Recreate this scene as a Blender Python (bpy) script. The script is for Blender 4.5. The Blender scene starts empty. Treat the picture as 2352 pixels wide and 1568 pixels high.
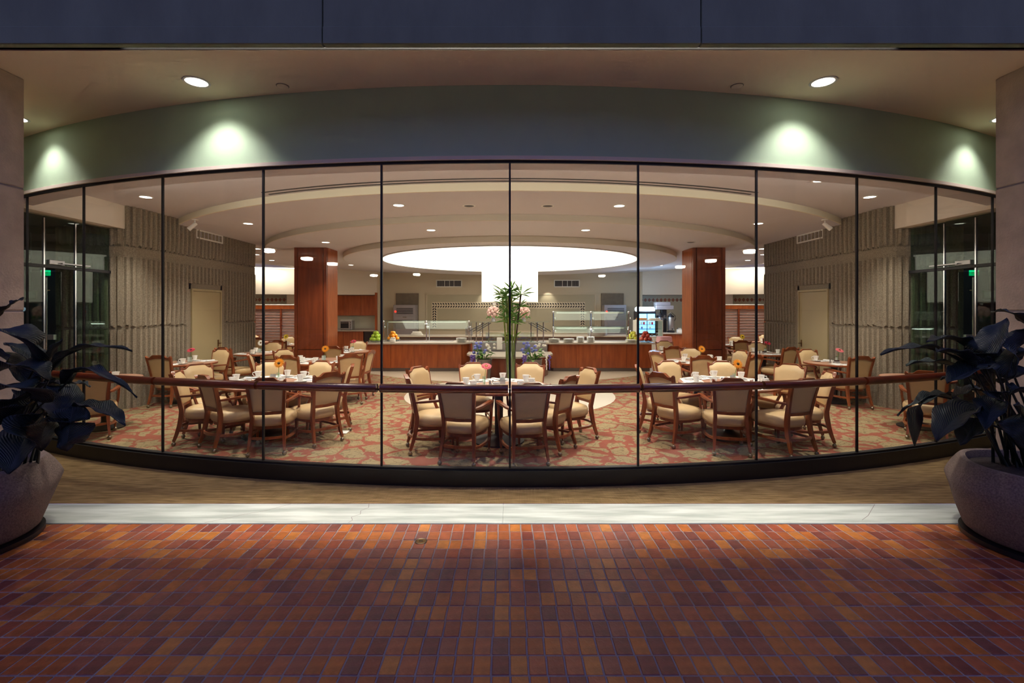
import bpy, bmesh, math, random
from mathutils import Vector, Matrix

random.seed(7)
S = bpy.context.scene
COL = S.collection

# ------------------------------------------------------------------ camera
F_PX = 1100.0                      # focal length in pixels of a 2352 px wide frame
EYE = 1.8
cam_d = bpy.data.cameras.new('camera')
cam_d.sensor_width = 36.0
cam_d.sensor_fit = 'HORIZONTAL'
cam_d.lens = 36.0 * F_PX / 2352.0
cam_d.shift_x = (1176 - 1171) / 2352.0
cam_d.shift_y = -(784 - 710) / 2352.0
cam_d.clip_end = 200
cam = bpy.data.objects.new('camera', cam_d)
COL.objects.link(cam)
cam.location = (0, 0, EYE)
cam.rotation_euler = (math.radians(90), 0, 0)
S.camera = cam

# ------------------------------------------------------------------ world, exposure
W = bpy.data.worlds.new('dusk')
S.world = W
W.use_nodes = True
bg = W.node_tree.nodes['Background']
bg.inputs[0].default_value = (0.34, 0.36, 1.0, 1)
bg.inputs[1].default_value = 0.5
S.view_settings.view_transform = 'Standard'
S.view_settings.look = 'None'
S.view_settings.exposure = 0.2
S.view_settings.gamma = 1.0
S.view_settings.use_curve_mapping = False
S.cycles.transparent_max_bounces = 24
S.cycles.max_bounces = 5
S.cycles.diffuse_bounces = 3
S.cycles.glossy_bounces = 3
S.cycles.use_adaptive_sampling = True
S.cycles.adaptive_threshold = 0.12
S.cycles.adaptive_min_samples = 16

WARM = (1.0, 0.91, 0.78)
def lamp(name, kind, loc, power, color=WARM, size=0.1, angle=100, blend=0.6, aim=None, parent=None, size_y=None, spread=None):
    d = bpy.data.lights.new(name, kind)
    d.energy = power
    d.color = color
    if kind == 'SPOT':
        d.spot_size = math.radians(angle); d.spot_blend = blend; d.shadow_soft_size = size
    elif kind == 'AREA':
        d.size = size
        if size_y:
            d.shape = 'RECTANGLE'; d.size_y = size_y
        if spread: d.spread = math.radians(spread)
    else:
        d.shadow_soft_size = size
    o = bpy.data.objects.new(name, d)
    COL.objects.link(o)
    o.location = loc
    if aim is not None:
        o.rotation_euler = (Vector(aim) - Vector(loc)).to_track_quat('-Z', 'Y').to_euler()
    if parent is not None:
        o.parent = parent
    return o

# linear light up in the slot between the concrete fascia and the soffit
lamp('slot_light', 'AREA', (0, 4.207, 4.24), 46, (1.0, 0.90, 0.74), size=6.8, size_y=0.02, spread=38)

# ------------------------------------------------------------------ mesh helpers
class MB:
    """collects vertices and faces; build() links them as ONE mesh object"""
    def __init__(s):
        s.v = []; s.f = []; s.m = []
    def add(s, vs, fs, mi=0):
        n = len(s.v)
        s.v += [tuple(p) for p in vs]
        s.f += [tuple(i + n for i in f) for f in fs]
        s.m += [mi] * len(fs)
        return s
    def box(s, c, d, rz=0, mi=0, bev=0.0):
        x, y, z = d[0] / 2, d[1] / 2, d[2] / 2
        cr, sr = math.cos(rz), math.sin(rz)
        def T(p):
            return (c[0] + p[0] * cr - p[1] * sr, c[1] + p[0] * sr + p[1] * cr, c[2] + p[2])
        if bev <= 0:
            vs = [T((a * x, b * y, g * z)) for a in (-1, 1) for b in (-1, 1) for g in (-1, 1)]
            fs = [(0, 1, 3, 2), (4, 6, 7, 5), (0, 4, 5, 1), (2, 3, 7, 6), (0, 2, 6, 4), (1, 5, 7, 3)]
            return s.add(vs, fs, mi)
        b = min(bev, x * .9, y * .9, z * .9)
        bm = bmesh.new()
        bmesh.ops.create_cube(bm, size=1)
        for v in bm.verts: v.co = (v.co.x * 2 * x, v.co.y * 2 * y, v.co.z * 2 * z)
        bmesh.ops.bevel(bm, geom=bm.edges[:], offset=b, segments=1, affect='EDGES')
        bm.verts.index_update()
        s.add([T(v.co) for v in bm.verts], [[v.index for v in f.verts] for f in bm.faces], mi)
        bm.free()
        return s
    def prism(s, poly, z0, z1, mi=0):
        """vertical prism over a counter-clockwise plan polygon"""
        n = len(poly)
        vs = [(p[0], p[1], z0) for p in poly] + [(p[0], p[1], z1) for p in poly]
        fs = [tuple(range(n - 1, -1, -1)), tuple(range(n, 2 * n))]
        fs += [(i, (i + 1) % n, n + (i + 1) % n, n + i) for i in range(n)]
        return s.add(vs, fs, mi)
    def lathe(s, prof, c=(0, 0, 0), n=20, mi=0, cap=True, sx=1, sy=1):
        """prof: list of (radius, z)"""
        vs, fs = [], []
        for r, z in prof:
            for i in range(n):
                a = 2 * math.pi * i / n
                vs.append((c[0] + r * math.cos(a) * sx, c[1] + r * math.sin(a) * sy, c[2] + z))
        for j in range(len(prof) - 1):
            for i in range(n):
                k = (i + 1) % n
                fs.append((j * n + i, j * n + k, (j + 1) * n + k, (j + 1) * n + i))
        if cap:
            if prof[0][0] > 1e-4: fs.append(tuple(range(n - 1, -1, -1)))
            if prof[-1][0] > 1e-4: fs.append(tuple((len(prof) - 1) * n + i for i in range(n)))
        return s.add(vs, fs, mi)
    def tube(s, path, rad, n=8, mi=0, cap=True, flat=None):
        """round tube along a path; rad is a number or one per point; flat=(w,h) gives a rectangular bar"""
        P = [Vector(p) for p in path]
        k = len(P)
        R_ = rad if isinstance(rad, (list, tuple)) else [rad] * k
        vs, fs = [], []
        ref = Vector((0, 0, 1))
        tot = (P[-1] - P[0]).normalized()
        if abs(tot.z) > .8: ref = Vector((1, 0, 0))
        for i in range(k):
            t = (P[min(i + 1, k - 1)] - P[max(i - 1, 0)]).normalized()
            a = t.cross(ref)
            if a.length < 1e-4: a = t.cross(Vector((0, 1, 0)))
            a.normalize(); b = a.cross(t).normalized()
            if flat:
                w, h = flat[0] / 2 * R_[i], flat[1] / 2 * R_[i]
                ring = [a * w + b * h, -a * w + b * h, -a * w - b * h, a * w - b * h]
            else:
                ring = [(a * math.cos(2 * math.pi * j / n) + b * math.sin(2 * math.pi * j / n)) * R_[i] for j in range(n)]
            vs += [P[i] + q for q in ring]
        m = 4 if flat else n
        for i in range(k - 1):
            for j in range(m):
                q = (j + 1) % m
                fs.append((i * m + j, i * m + q, (i + 1) * m + q, (i + 1) * m + j))
        if cap:
            fs.append(tuple(range(m - 1, -1, -1)))
            fs.append(tuple((k - 1) * m + j for j in range(m)))
        return s.add(vs, fs, mi)
    def ball(s, c, r, n=10, k=6, mi=0, sz=1.0):
        prof = [(r * math.sin(math.pi * i / k), -r * sz * math.cos(math.pi * i / k)) for i in range(k + 1)]
        prof[0] = (r * .02, prof[0][1]); prof[-1] = (r * .02, prof[-1][1])
        return s.lathe(prof, c, n, mi)
    def grid(s, nu, nv, fn, mi=0, close_u=False):
        vs = [fn(i / (nu if close_u else nu - 1), j / (nv - 1)) for j in range(nv) for i in range(nu)]
        fs = []
        for j in range(nv - 1):
            for i in range(nu if close_u else nu - 1):
                k = (i + 1) % nu
                fs.append((j * nu + i, j * nu + k, (j + 1) * nu + k, (j + 1) * nu + i))
        return s.add(vs, fs, mi)
    def mesh(s, name, mats, smooth=None):
        me = bpy.data.meshes.new(name)
        me.from_pydata(s.v, [], s.f)
        for m in (mats if isinstance(mats, (list, tuple)) else [mats]): me.materials.append(m)
        if s.m and max(s.m) > 0:
            me.polygons.foreach_set('material_index', s.m)
        me.update()
        bm = bmesh.new(); bm.from_mesh(me)
        bmesh.ops.recalc_face_normals(bm, faces=bm.faces)
        bm.to_mesh(me); bm.free()
        if smooth:
            me.polygons.foreach_set('use_smooth', [True] * len(me.polygons))
            try: me.set_sharp_from_angle(angle=math.radians(smooth))
            except Exception: pass
        return me
    def build(s, name, mats, parent=None, smooth=None, loc=None, rz=0):
        o = bpy.data.objects.new(name, s.mesh(name, mats, smooth))
        COL.objects.link(o)
        if parent is not None: o.parent = parent
        if loc is not None: o.location = loc
        o.rotation_euler.z = rz
        return o

def tag(o, label=None, cat=None, group=None, kind=None):
    if label: o['label'] = label
    if cat: o['category'] = cat
    if group: o['group'] = group
    if kind: o['kind'] = kind
    return o
def empty(name, loc=(0, 0, 0), rz=0, **kw):
    o = bpy.data.objects.new(name, None)
    o.empty_display_size = 0.1
    COL.objects.link(o)
    o.location = loc; o.rotation_euler.z = rz
    return tag(o, **kw)
def copy_tree(o, parent=None):
    c = o.copy(); COL.objects.link(c); c.parent = parent
    for ch in list(o.children): copy_tree(ch, c)
    return c
def struct(o): return tag(o, kind='structure')
def text_mesh(name, body, size, mat, parent, loc, rot, extrude=0.001):
    cu = bpy.data.curves.new(name, 'FONT')
    cu.body = body; cu.size = size; cu.extrude = extrude; cu.align_x = 'CENTER'; cu.align_y = 'CENTER'
    o = bpy.data.objects.new(name, cu)
    cu.materials.append(mat)
    COL.objects.link(o)
    me = bpy.data.meshes.new_from_object(o)
    bpy.data.objects.remove(o)
    o = bpy.data.objects.new(name, me)
    COL.objects.link(o); o.parent = parent; o.location = loc; o.rotation_euler = rot
    return o
def at(px, py, Y):
    """world point that a photograph pixel shows at depth Y"""
    return Vector(((px - 1171) * Y / F_PX, Y, EYE - (py - 710) * Y / F_PX))

# ------------------------------------------------------------------ materials
def srgb(r, g, b):
    def c(u):
        u /= 255.0
        return u / 12.92 if u <= .04045 else ((u + .055) / 1.055) ** 2.4
    return (c(r), c(g), c(b), 1)
def mat(name, col, rough=.5, metal=0, var=0, vscale=8, col2=None, stretch=(1, 1, 1), bump=0, bscale=40, emit=0, spec=.5, coat=0, alpha=None, detail=4, lo=.35, hi=.65):
    m = bpy.data.materials.new(name); m.use_nodes = True
    nt = m.node_tree; N = nt.nodes; L = nt.links
    p = N['Principled BSDF']
    p.inputs['Base Color'].default_value = col
    p.inputs['Roughness'].default_value = rough
    p.inputs['Metallic'].default_value = metal
    p.inputs['Specular IOR Level'].default_value = spec
    if coat: p.inputs['Coat Weight'].default_value = coat; p.inputs['Coat Roughness'].default_value = .15
    tc = mp = None
    if var or col2 or bump:
        tc = N.new('ShaderNodeTexCoord'); mp = N.new('ShaderNodeMapping')
        mp.inputs['Scale'].default_value = stretch
        L.new(tc.outputs['Object'], mp.inputs['Vector'])
    if var or col2:
        nz = N.new('ShaderNodeTexNoise'); nz.inputs['Scale'].default_value = vscale; nz.inputs['Detail'].default_value = detail
        L.new(mp.outputs[0], nz.inputs['Vector'])
        rp = N.new('ShaderNodeValToRGB')
        rp.color_ramp.elements[0].position = lo; rp.color_ramp.elements[1].position = hi
        rp.color_ramp.elements[0].color = col
        rp.color_ramp.elements[1].color = col2 or tuple(min(1, c * (1 + var)) for c in col[:3]) + (1,)
        L.new(nz.outputs['Fac'], rp.inputs[0]); L.new(rp.outputs[0], p.inputs['Base Color'])
    if bump:
        n2 = N.new('ShaderNodeTexNoise'); n2.inputs['Scale'].default_value = bscale; n2.inputs['Detail'].default_value = 6
        L.new(mp.outputs[0], n2.inputs['Vector'])
        bp = N.new('ShaderNodeBump'); bp.inputs['Strength'].default_value = bump; bp.inputs['Distance'].default_value = .02
        L.new(n2.outputs['Fac'], bp.inputs['Height']); L.new(bp.outputs[0], p.inputs['Normal'])
    if emit:
        p.inputs['Emission Color'].default_value = col; p.inputs['Emission Strength'].default_value = emit
    return m
def glass_mat(name, tint=(.97, .985, .975, 1), gain=1.0, edge=.04):
    """thin glass: Schlick reflection over a clear transparent pane"""
    m = bpy.data.materials.new(name); m.use_nodes = True
    nt = m.node_tree; N = nt.nodes; L = nt.links
    N.remove(N['Principled BSDF'])
    out = N['Material Output']
    lw = N.new('ShaderNodeLayerWeight'); lw.inputs['Blend'].default_value = .5
    pw = N.new('ShaderNodeMath'); pw.operation = 'POWER'; pw.inputs[1].default_value = 5
    L.new(lw.outputs['Facing'], pw.inputs[0])
    ml = N.new('ShaderNodeMath'); ml.operation = 'MULTIPLY_ADD'; ml.inputs[1].default_value = (1 - edge) * gain; ml.inputs[2].default_value = edge * gain
    L.new(pw.outputs[0], ml.inputs[0])
    tr = N.new('ShaderNodeBsdfTransparent'); tr.inputs[0].default_value = tint
    gl = N.new('ShaderNodeBsdfGlossy'); gl.inputs['Roughness'].default_value = 0.0
    mx = N.new('ShaderNodeMixShader')
    L.new(ml.outputs[0], mx.inputs[0]); L.new(tr.outputs[0], mx.inputs[1]); L.new(gl.outputs[0], mx.inputs[2])
    L.new(mx.outputs[0], out.inputs['Surface'])
    return m
def emis(name, col, k):
    m = bpy.data.materials.new(name); m.use_nodes = True
    nt = m.node_tree
    p = nt.nodes['Principled BSDF']
    p.inputs['Base Color'].default_value = col
    p.inputs['Emission Color'].default_value = col
    p.inputs['Emission Strength'].default_value = k
    return m

M = {}
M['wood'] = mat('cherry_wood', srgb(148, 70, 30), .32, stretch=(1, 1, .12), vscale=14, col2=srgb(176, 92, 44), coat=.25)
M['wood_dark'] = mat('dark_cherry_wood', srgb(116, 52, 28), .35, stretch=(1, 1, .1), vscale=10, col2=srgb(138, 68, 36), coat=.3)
M['wood_chair'] = mat('chair_wood', srgb(118, 56, 26), .35, stretch=(1, 1, .3), vscale=16, col2=srgb(150, 78, 38), coat=.2)
M['wood_rail'] = mat('rail_wood', srgb(92, 36, 20), .28, stretch=(.2, 1, 1), vscale=16, col2=srgb(120, 52, 28), coat=.5)
M['table_top'] = mat('table_laminate', srgb(168, 122, 100), .3, stretch=(.2, 1, 1), vscale=12, col2=srgb(186, 142, 118))
M['cream'] = mat('cream_vinyl', srgb(210, 180, 134), .42, var=.06, vscale=6, bump=.05, bscale=60)
M['black'] = mat('black_metal', srgb(16, 16, 20), .45)
M['anodised'] = mat('dark_bronze_metal', srgb(17, 16, 21), .4, bump=.03)
M['caster'] = mat('caster_brass', srgb(150, 140, 120), .3, metal=1)
M['chrome'] = mat('chrome', srgb(215, 215, 220), .15, metal=1)
M['steel'] = mat('brushed_steel', srgb(176, 174, 176), .35, metal=.9, stretch=(1, 1, .05), var=.1, vscale=40)
M['appliance'] = mat('appliance_grey', srgb(156, 148, 152), .45, metal=.25, var=.05)
M['appliance_dark'] = mat('appliance_louvre_dark', srgb(70, 64, 66), .5)
M['ceil'] = mat('ceiling_paint', srgb(216, 210, 214), .85, bump=.02)
M['fascia'] = mat('ceiling_step_paint', srgb(238, 227, 200), .8, bump=.02)
M['fascia_dim'] = mat('dim_step_paint', srgb(210, 200, 182), .8, bump=.02)  # dimmer copy of the step paint, inner steps' lower brightness put into colour
M['ceil_out'] = mat('soffit_paint', srgb(244, 228, 196), .85, bump=.02)
M['wall_paint'] = mat('wall_paint', srgb(210, 194, 168), .8, bump=.02)
M['wall_warm'] = mat('pale_wall_paint', srgb(232, 220, 204), .8)
M['header'] = mat('sage_header_paint', srgb(180, 206, 176), .8, var=.05, vscale=3, bump=.03)
M['concrete_dark'] = mat('fascia_concrete', srgb(122, 134, 112), .8, var=.25, vscale=2.5, bump=.15, bscale=18, stretch=(1, 1, .4))
M['concrete'] = mat('pillar_concrete', srgb(182, 164, 144), .85, var=.25, vscale=5, bump=.25, bscale=50)
M['ribbed'] = mat('ribbed_concrete', srgb(128, 116, 100), .95, col2=srgb(162, 150, 132), vscale=55, bump=.45, bscale=60, detail=6)
M['white'] = mat('white_paint', srgb(238, 234, 226), .5)
M['china'] = mat('white_china', srgb(244, 241, 234), .2, spec=.6)
M['paper'] = mat('white_paper', srgb(240, 238, 236), .7, var=-.05, vscale=12)
M['stone_top'] = mat('counter_stone', srgb(188, 176, 164), .3, var=.12, vscale=90)
M['toe'] = mat('toe_kick_metal', srgb(120, 112, 108), .35, metal=.6)
M['terrazzo'] = mat('pale_floor_stone', srgb(206, 190, 170), .28, var=.05, vscale=4)
M['tile_pale'] = mat('pale_wall_tile', srgb(206, 204, 186), .35, var=.04)
M['niche'] = mat('niche_tile', srgb(176, 164, 138), .45, var=.06, vscale=30)
M['leafdark'] = mat('mosaic_dark', srgb(46, 38, 34), .4)
M['alcove'] = mat('alcove_shade', srgb(120, 106, 90), .8, var=.2, vscale=6)  # darker tone stands in for shade inside the recess
M['mosaic'] = mat('mosaic_pale', srgb(222, 206, 178), .5)
M['terracotta'] = mat('diamond_tile', srgb(156, 100, 80), .4, var=.1)
M['door'] = mat('door_paint', srgb(178, 162, 122), .5, var=.03, vscale=3)
M['brass'] = mat('old_brass', srgb(130, 100, 60), .35, metal=1)
M['glass'] = glass_mat('clear_glass')
M['glass_green'] = glass_mat('green_tinted_glass', (.62, .74, .66, 1), 1.0)
M['glass_shelf'] = glass_mat('sneeze_guard_glass', (.90, .97, .95, 1), 2.2)
M['downlight'] = emis('downlight_lens', (1, .93, .82, 1), 9)
M['skydisc'] = emis('luminous_ceiling', (1, .94, .80, 1), 1.75)
M['drum'] = emis('luminous_drum', (1, .94, .80, 1), 1.15)
M['cove'] = emis('cove_lamp', (1, .9, .74, 1), 5)
M['hall_lamp'] = emis('hall_lamp_lens', (1, .97, .86, 1), 34)
M['exit'] = emis('exit_green', (.0, .8, .28, 1), 1.0)
M['cooler_light'] = emis('cooler_blue_light', (.18, .5, 1, 1), 3.2)
M['cooler_head'] = emis('cooler_lit_header', (.55, .8, 1, 1), 7)
M['blueglow'] = emis('blue_lit_panel', (.30, .36, .50, 1), .16)
M['louvre_back'] = mat('louvre_backing', srgb(238, 224, 222), .7)
M['pot'] = mat('planter_stone', srgb(100, 86, 80), .9, col2=srgb(130, 114, 106), vscale=90, bump=.35, bscale=120)
M['soil'] = mat('soil', srgb(40, 32, 30), .95, var=.5, vscale=40, bump=.8, bscale=60)
M['mortar'] = mat('mortar', srgb(128, 118, 118), .9, var=.15, vscale=20, bump=.3, bscale=90)
M['pink'] = mat('pink_cloth', srgb(236, 178, 184), .8)
M['yellow'] = mat('yellow_petal', srgb(246, 214, 30), .6)
M['orange_p'] = mat('orange_petal', srgb(246, 160, 24), .6)
M['pinkp'] = mat('pink_petal', srgb(240, 120, 130), .6)
M['redp'] = mat('crimson_petal', srgb(196, 40, 70), .6)
M['whitep'] = mat('white_petal', srgb(240, 236, 226), .6)
M['blush'] = mat('blush_petal', srgb(240, 186, 186), .6, col2=srgb(250, 220, 206), vscale=20)
M['bluep'] = mat('blue_petal', srgb(122, 130, 210), .6, var=.3, vscale=30)
M['purplep'] = mat('purple_petal', srgb(104, 78, 160), .6, var=.3, vscale=30)
M['green'] = mat('fresh_green', srgb(70, 120, 44), .5, col2=srgb(110, 160, 60), vscale=20)
M['bamboo'] = mat('bamboo_green', srgb(104, 128, 52), .45, col2=srgb(140, 150, 70), vscale=10)
M['bamboo_dark'] = mat('bamboo_dark', srgb(66, 52, 34), .5)
M['apple_g'] = mat('green_apple', srgb(168, 200, 60), .3, var=.15, vscale=9)
M['apple_r'] = mat('red_apple', srgb(160, 42, 40), .3, col2=srgb(200, 90, 70), vscale=9)
M['orange'] = mat('orange_peel', srgb(240, 150, 30), .45, bump=.1)
M['grape'] = mat('yellow_fruit', srgb(214, 210, 80), .35)
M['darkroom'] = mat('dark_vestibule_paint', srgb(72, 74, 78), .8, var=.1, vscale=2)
M['redlamp'] = emis('red_indicator', (1, .05, .03, 1), 1.2)
M['urn_black'] = mat('urn_black', srgb(28, 28, 34), .35)
M['screw'] = mat('grey_plastic', srgb(150, 146, 142), .5)
M['dark_jam'] = mat('dark_jam', srgb(52, 26, 28), .3)

BRICK_TONES = [(166, 90, 46), (182, 104, 46), (150, 76, 52), (130, 66, 54), (172, 94, 58), (124, 70, 60), (190, 118, 54), (152, 84, 62)]
BRICKS = [mat('brick_%s' % n, srgb(*t), .34, col2=srgb(*[int(q * .86) for q in t]), vscale=16, bump=.12, bscale=70, spec=.5)
          for n, t in zip(('russet', 'ochre', 'rust', 'umber', 'salmon', 'plum', 'amber', 'clay'), BRICK_TONES)]

def carpet_mat():
    m = bpy.data.materials.new('leaf_carpet'); m.use_nodes = True
    nt = m.node_tree; N = nt.nodes; L = nt.links; p = N['Principled BSDF']
    p.inputs['Roughness'].default_value = .95; p.inputs['Specular IOR Level'].default_value = .1
    tc = N.new('ShaderNodeTexCoord')
    nz = N.new('ShaderNodeTexNoise'); nz.inputs['Scale'].default_value = 6.5; nz.inputs['Detail'].default_value = 3
    L.new(tc.outputs['Object'], nz.inputs['Vector'])
    sc = N.new('ShaderNodeVectorMath'); sc.operation = 'MULTIPLY_ADD'; sc.inputs[1].default_value = (.24, .24, 0)
    L.new(nz.outputs['Color'], sc.inputs[0]); L.new(tc.outputs['Object'], sc.inputs[2])
    vo = N.new('ShaderNodeTexVoronoi'); vo.feature = 'DISTANCE_TO_EDGE'; vo.inputs['Scale'].default_value = 3.0; vo.inputs['Randomness'].default_value = .9
    L.new(sc.outputs[0], vo.inputs['Vector'])
    r1 = N.new('ShaderNodeValToRGB'); r1.color_ramp.elements[0].position = .06; r1.color_ramp.elements[1].position = .08
    r1.color_ramp.elements[0].color = (0, 0, 0, 1); r1.color_ramp.elements[1].color = (1, 1, 1, 1)
    L.new(vo.outputs['Distance'], r1.inputs[0])
    v2 = N.new('ShaderNodeTexVoronoi'); v2.feature = 'DISTANCE_TO_EDGE'; v2.inputs['Scale'].default_value = 11
    L.new(sc.outputs[0], v2.inputs['Vector'])
    r2 = N.new('ShaderNodeValToRGB'); r2.color_ramp.elements[0].position = .01; r2.color_ramp.elements[1].position = .07
    r2.color_ramp.elements[0].color = srgb(124, 108, 80); r2.color_ramp.elements[1].color = srgb(158, 140, 106)
    L.new(v2.outputs['Distance'], r2.inputs[0])
    mx = N.new('ShaderNodeMix'); mx.data_type = 'RGBA'
    L.new(r1.outputs[0], mx.inputs['Factor'])
    mx.inputs['A'].default_value = srgb(150, 88, 72); L.new(r2.outputs[0], mx.inputs['B'])
    L.new(mx.outputs['Result'], p.inputs['Base Color'])
    n3 = N.new('ShaderNodeTexNoise'); n3.inputs['Scale'].default_value = 300
    L.new(tc.outputs['Object'], n3.inputs['Vector'])
    bp = N.new('ShaderNodeBump'); bp.inputs['Strength'].default_value = .3; bp.inputs['Distance'].default_value = .01
    L.new(n3.outputs['Fac'], bp.inputs['Height']); L.new(bp.outputs[0], p.inputs['Normal'])
    return m
M['carpet'] = carpet_mat()
def ribbed_mat():
    m = mat('ribbed_brown_carpet', srgb(166, 138, 96), .95, col2=srgb(128, 104, 70), vscale=30, stretch=(.15, 1, 1), spec=.1)
    nt = m.node_tree; N = nt.nodes; L = nt.links; p = N['Principled BSDF']
    tc = N.new('ShaderNodeTexCoord'); wv = N.new('ShaderNodeTexWave'); wv.bands_direction = 'Y'; wv.inputs['Scale'].default_value = 24
    wv.inputs['Distortion'].default_value = 1.2; wv.inputs['Detail'].default_value = 2
    L.new(tc.outputs['Object'], wv.inputs['Vector'])
    w2 = N.new('ShaderNodeTexWave'); w2.bands_direction = 'X'; w2.inputs['Scale'].default_value = 24
    L.new(tc.outputs['Object'], w2.inputs['Vector'])
    ad = N.new('ShaderNodeMath'); L.new(wv.outputs['Fac'], ad.inputs[0]); L.new(w2.outputs['Fac'], ad.inputs[1])
    bp = N.new('ShaderNodeBump'); bp.inputs['Strength'].default_value = .7; bp.inputs['Distance'].default_value = .01
    L.new(ad.outputs[0], bp.inputs['Height']); L.new(bp.outputs[0], p.inputs['Normal'])
    return m
M['ribcarpet'] = ribbed_mat()
M['strip'] = mat('threshold_concrete', srgb(192, 200, 194), .6, col2=srgb(150, 158, 152), stretch=(.25, 2, 1), vscale=6, bump=.12, bscale=40, detail=8)
def leaf_mat():
    m = mat('broad_leaf', srgb(22, 34, 42), .40, col2=srgb(32, 50, 46), vscale=5, spec=.5)
    nt = m.node_tree; N = nt.nodes; L = nt.links; p = N['Principled BSDF']
    tc = N.new('ShaderNodeUVMap'); wv = N.new('ShaderNodeTexWave'); wv.bands_direction = 'DIAGONAL'
    wv.inputs['Scale'].default_value = 9
    L.new(tc.outputs[0], wv.inputs['Vector'])
    bp = N.new('ShaderNodeBump'); bp.inputs['Strength'].default_value = .6; bp.inputs['Distance'].default_value = .006
    L.new(wv.outputs['Fac'], bp.inputs['Height']); L.new(bp.outputs[0], p.inputs['Normal'])
    return m
M['leaf'] = leaf_mat()
M['stem'] = mat('leaf_stem', srgb(26, 38, 34), .5)
# ================================================================== THE SETTING
R = 14.7; CY = 19.59                       # bowed glass wall: radius and centre
STEP = math.radians(5.17)                  # one pane
def arc(a, r=R): return (r * math.sin(a), CY - r * math.cos(a))
def arc_pts(r, a0, a1, n): return [arc(a0 + (a1 - a0) * i / n, r) for i in range(n + 1)]
Z_GLASS, Z_SOFFIT = 3.32, 4.08
Z1, Z2, Z3, Z4 = 3.67, 3.55, 3.43, 3.29    # stepped ceilings

# ---- outside paving: mortar bed with bricks
BW, BD = .0933, .1386
mb = MB(); mb.box((0, 1.35, -.033), (14, 5.34, .06))
floor = struct(mb.build('floor', M['mortar']))
cells = []
for r in range(38):
    y1 = 4.018 - r * BD; y0 = y1 - BD
    if y1 < -1: break
    for c in range(-64, 64):
        x0 = c * BW + ((r * 37) % 5 - 2) * .0018
        vis = 1980.0 / y0 + 710 < 1568 + 70 if y0 > .1 else False
        vis = vis and abs(x0 + BW / 2) < (1181 / F_PX) * y1 + .1
        cells.append((r, c, x0, y0, vis))
def brick_tone(r, c):
    rnd = random.Random(r * 977 + c * 31)
    return rnd.choices(range(8), weights=(6, 5, 5, 4, 4, 3, 3, 5))[0], rnd
# the 300 largest in view are parts of their own, in the front rows
order = sorted([q for q in cells if q[4]], key=lambda q: (q[3], abs(q[2])))
single = set((q[0], q[1]) for q in order[:300])
brick_me = []
for t in range(8):
    b = MB(); b.box((0, 0, 0), (BW - .009, BD - .009, .02), bev=.0025)
    brick_me.append(b.mesh('brick', BRICKS[t]))
rest = MB(); far = MB()
for (r, c, x0, y0, vis) in cells:
    t, rnd = brick_tone(r, c)
    zc = -.010 + rnd.uniform(-.0012, .0012)
    cx, cy = x0 + BW / 2, y0 + BD / 2
    if (r, c) in single:
        o = bpy.data.objects.new('brick', brick_me[t]); COL.objects.link(o); o.parent = floor
        o.location = (cx, cy, zc); o.rotation_euler = (rnd.uniform(-.006, .006), rnd.uniform(-.008, .008), rnd.uniform(-.012, .012))
    elif vis or y0 > 1.2:
        rest.box((cx, cy, zc), (BW - .009, BD - .009, .02), rnd.uniform(-.012, .012), t, bev=.0025)
ro = rest.build('brick_paving', BRICKS, floor); ro['kind'] = 'stuff'

# ---- threshold strip with its joint and cracks
mb = MB(); mb.box((-3.55, 4.225, -.018), (6.98, .40, .044), bev=.004)
strip = struct(mb.build('floor_threshold', M['strip']))
mb = MB(); mb.box((3.42, 4.225, -.018), (6.96, .40, .044), bev=.004); mb.build('slab', M['strip'], strip)
def crack(x, y, pts):
    c = MB()
    for (a, b) in zip(pts[:-1], pts[1:]):
        d = Vector((b[0] - a[0], b[1] - a[1])); L_ = d.length; n = Vector((-d.y, d.x)).normalized() * .0022
        c.add([(x + a[0] - n.x, y + a[1] - n.y, .0046), (x + b[0] - n.x, y + b[1] - n.y, .0046), (x + b[0] + n.x, y + b[1] + n.y, .0046), (x + a[0] + n.x, y + a[1] + n.y, .0046)], [(0, 1, 2, 3)])
    c.build('crack', M['mortar'], strip)
crack(-1.36, 4.03, [(0, 0), (.02, .05), (-.01, .11), (.05, .17), (.03, .24), (.08, .31), (.06, .39)])
crack(-2.32, 4.03, [(-.25, 0), (-.12, .08), (0, .17), (.14, .24), (.3, .39)])
crack(3.0, 4.03, [(0, .05), (.12, .14), (.2, .22), (.36, .38)])

# ---- carpets
outer = [(-9, 4.43), (9, 4.43)] + arc_pts(R + .05, math.radians(37), math.radians(-37), 40)
mb = MB(); mb.add([(x, y, .002) for x, y in outer], [tuple(range(len(outer)))])
struct(mb.build('floor_corridor_carpet', M['ribcarpet']))
inner = arc_pts(R + .05, math.radians(-31), math.radians(31), 48) + [(13, 9.5), (13, 24), (-13, 24), (-13, 9.5)]
mb = MB(); mb.add([(x, y, .002) for x, y in inner], [tuple(range(len(inner)))])
struct(mb.build('floor_dining_carpet', M['carpet']))
mb = MB()
mb.lathe([(5.3, -.004), (5.3, .006)], (0, 17.0, 0), 72)
mb.lathe([(2.2, -.004), (2.2, .0055)], (0, 10.2, 0), 48)
struct(mb.build('floor_stone_walk', M['terrazzo']))

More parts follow.
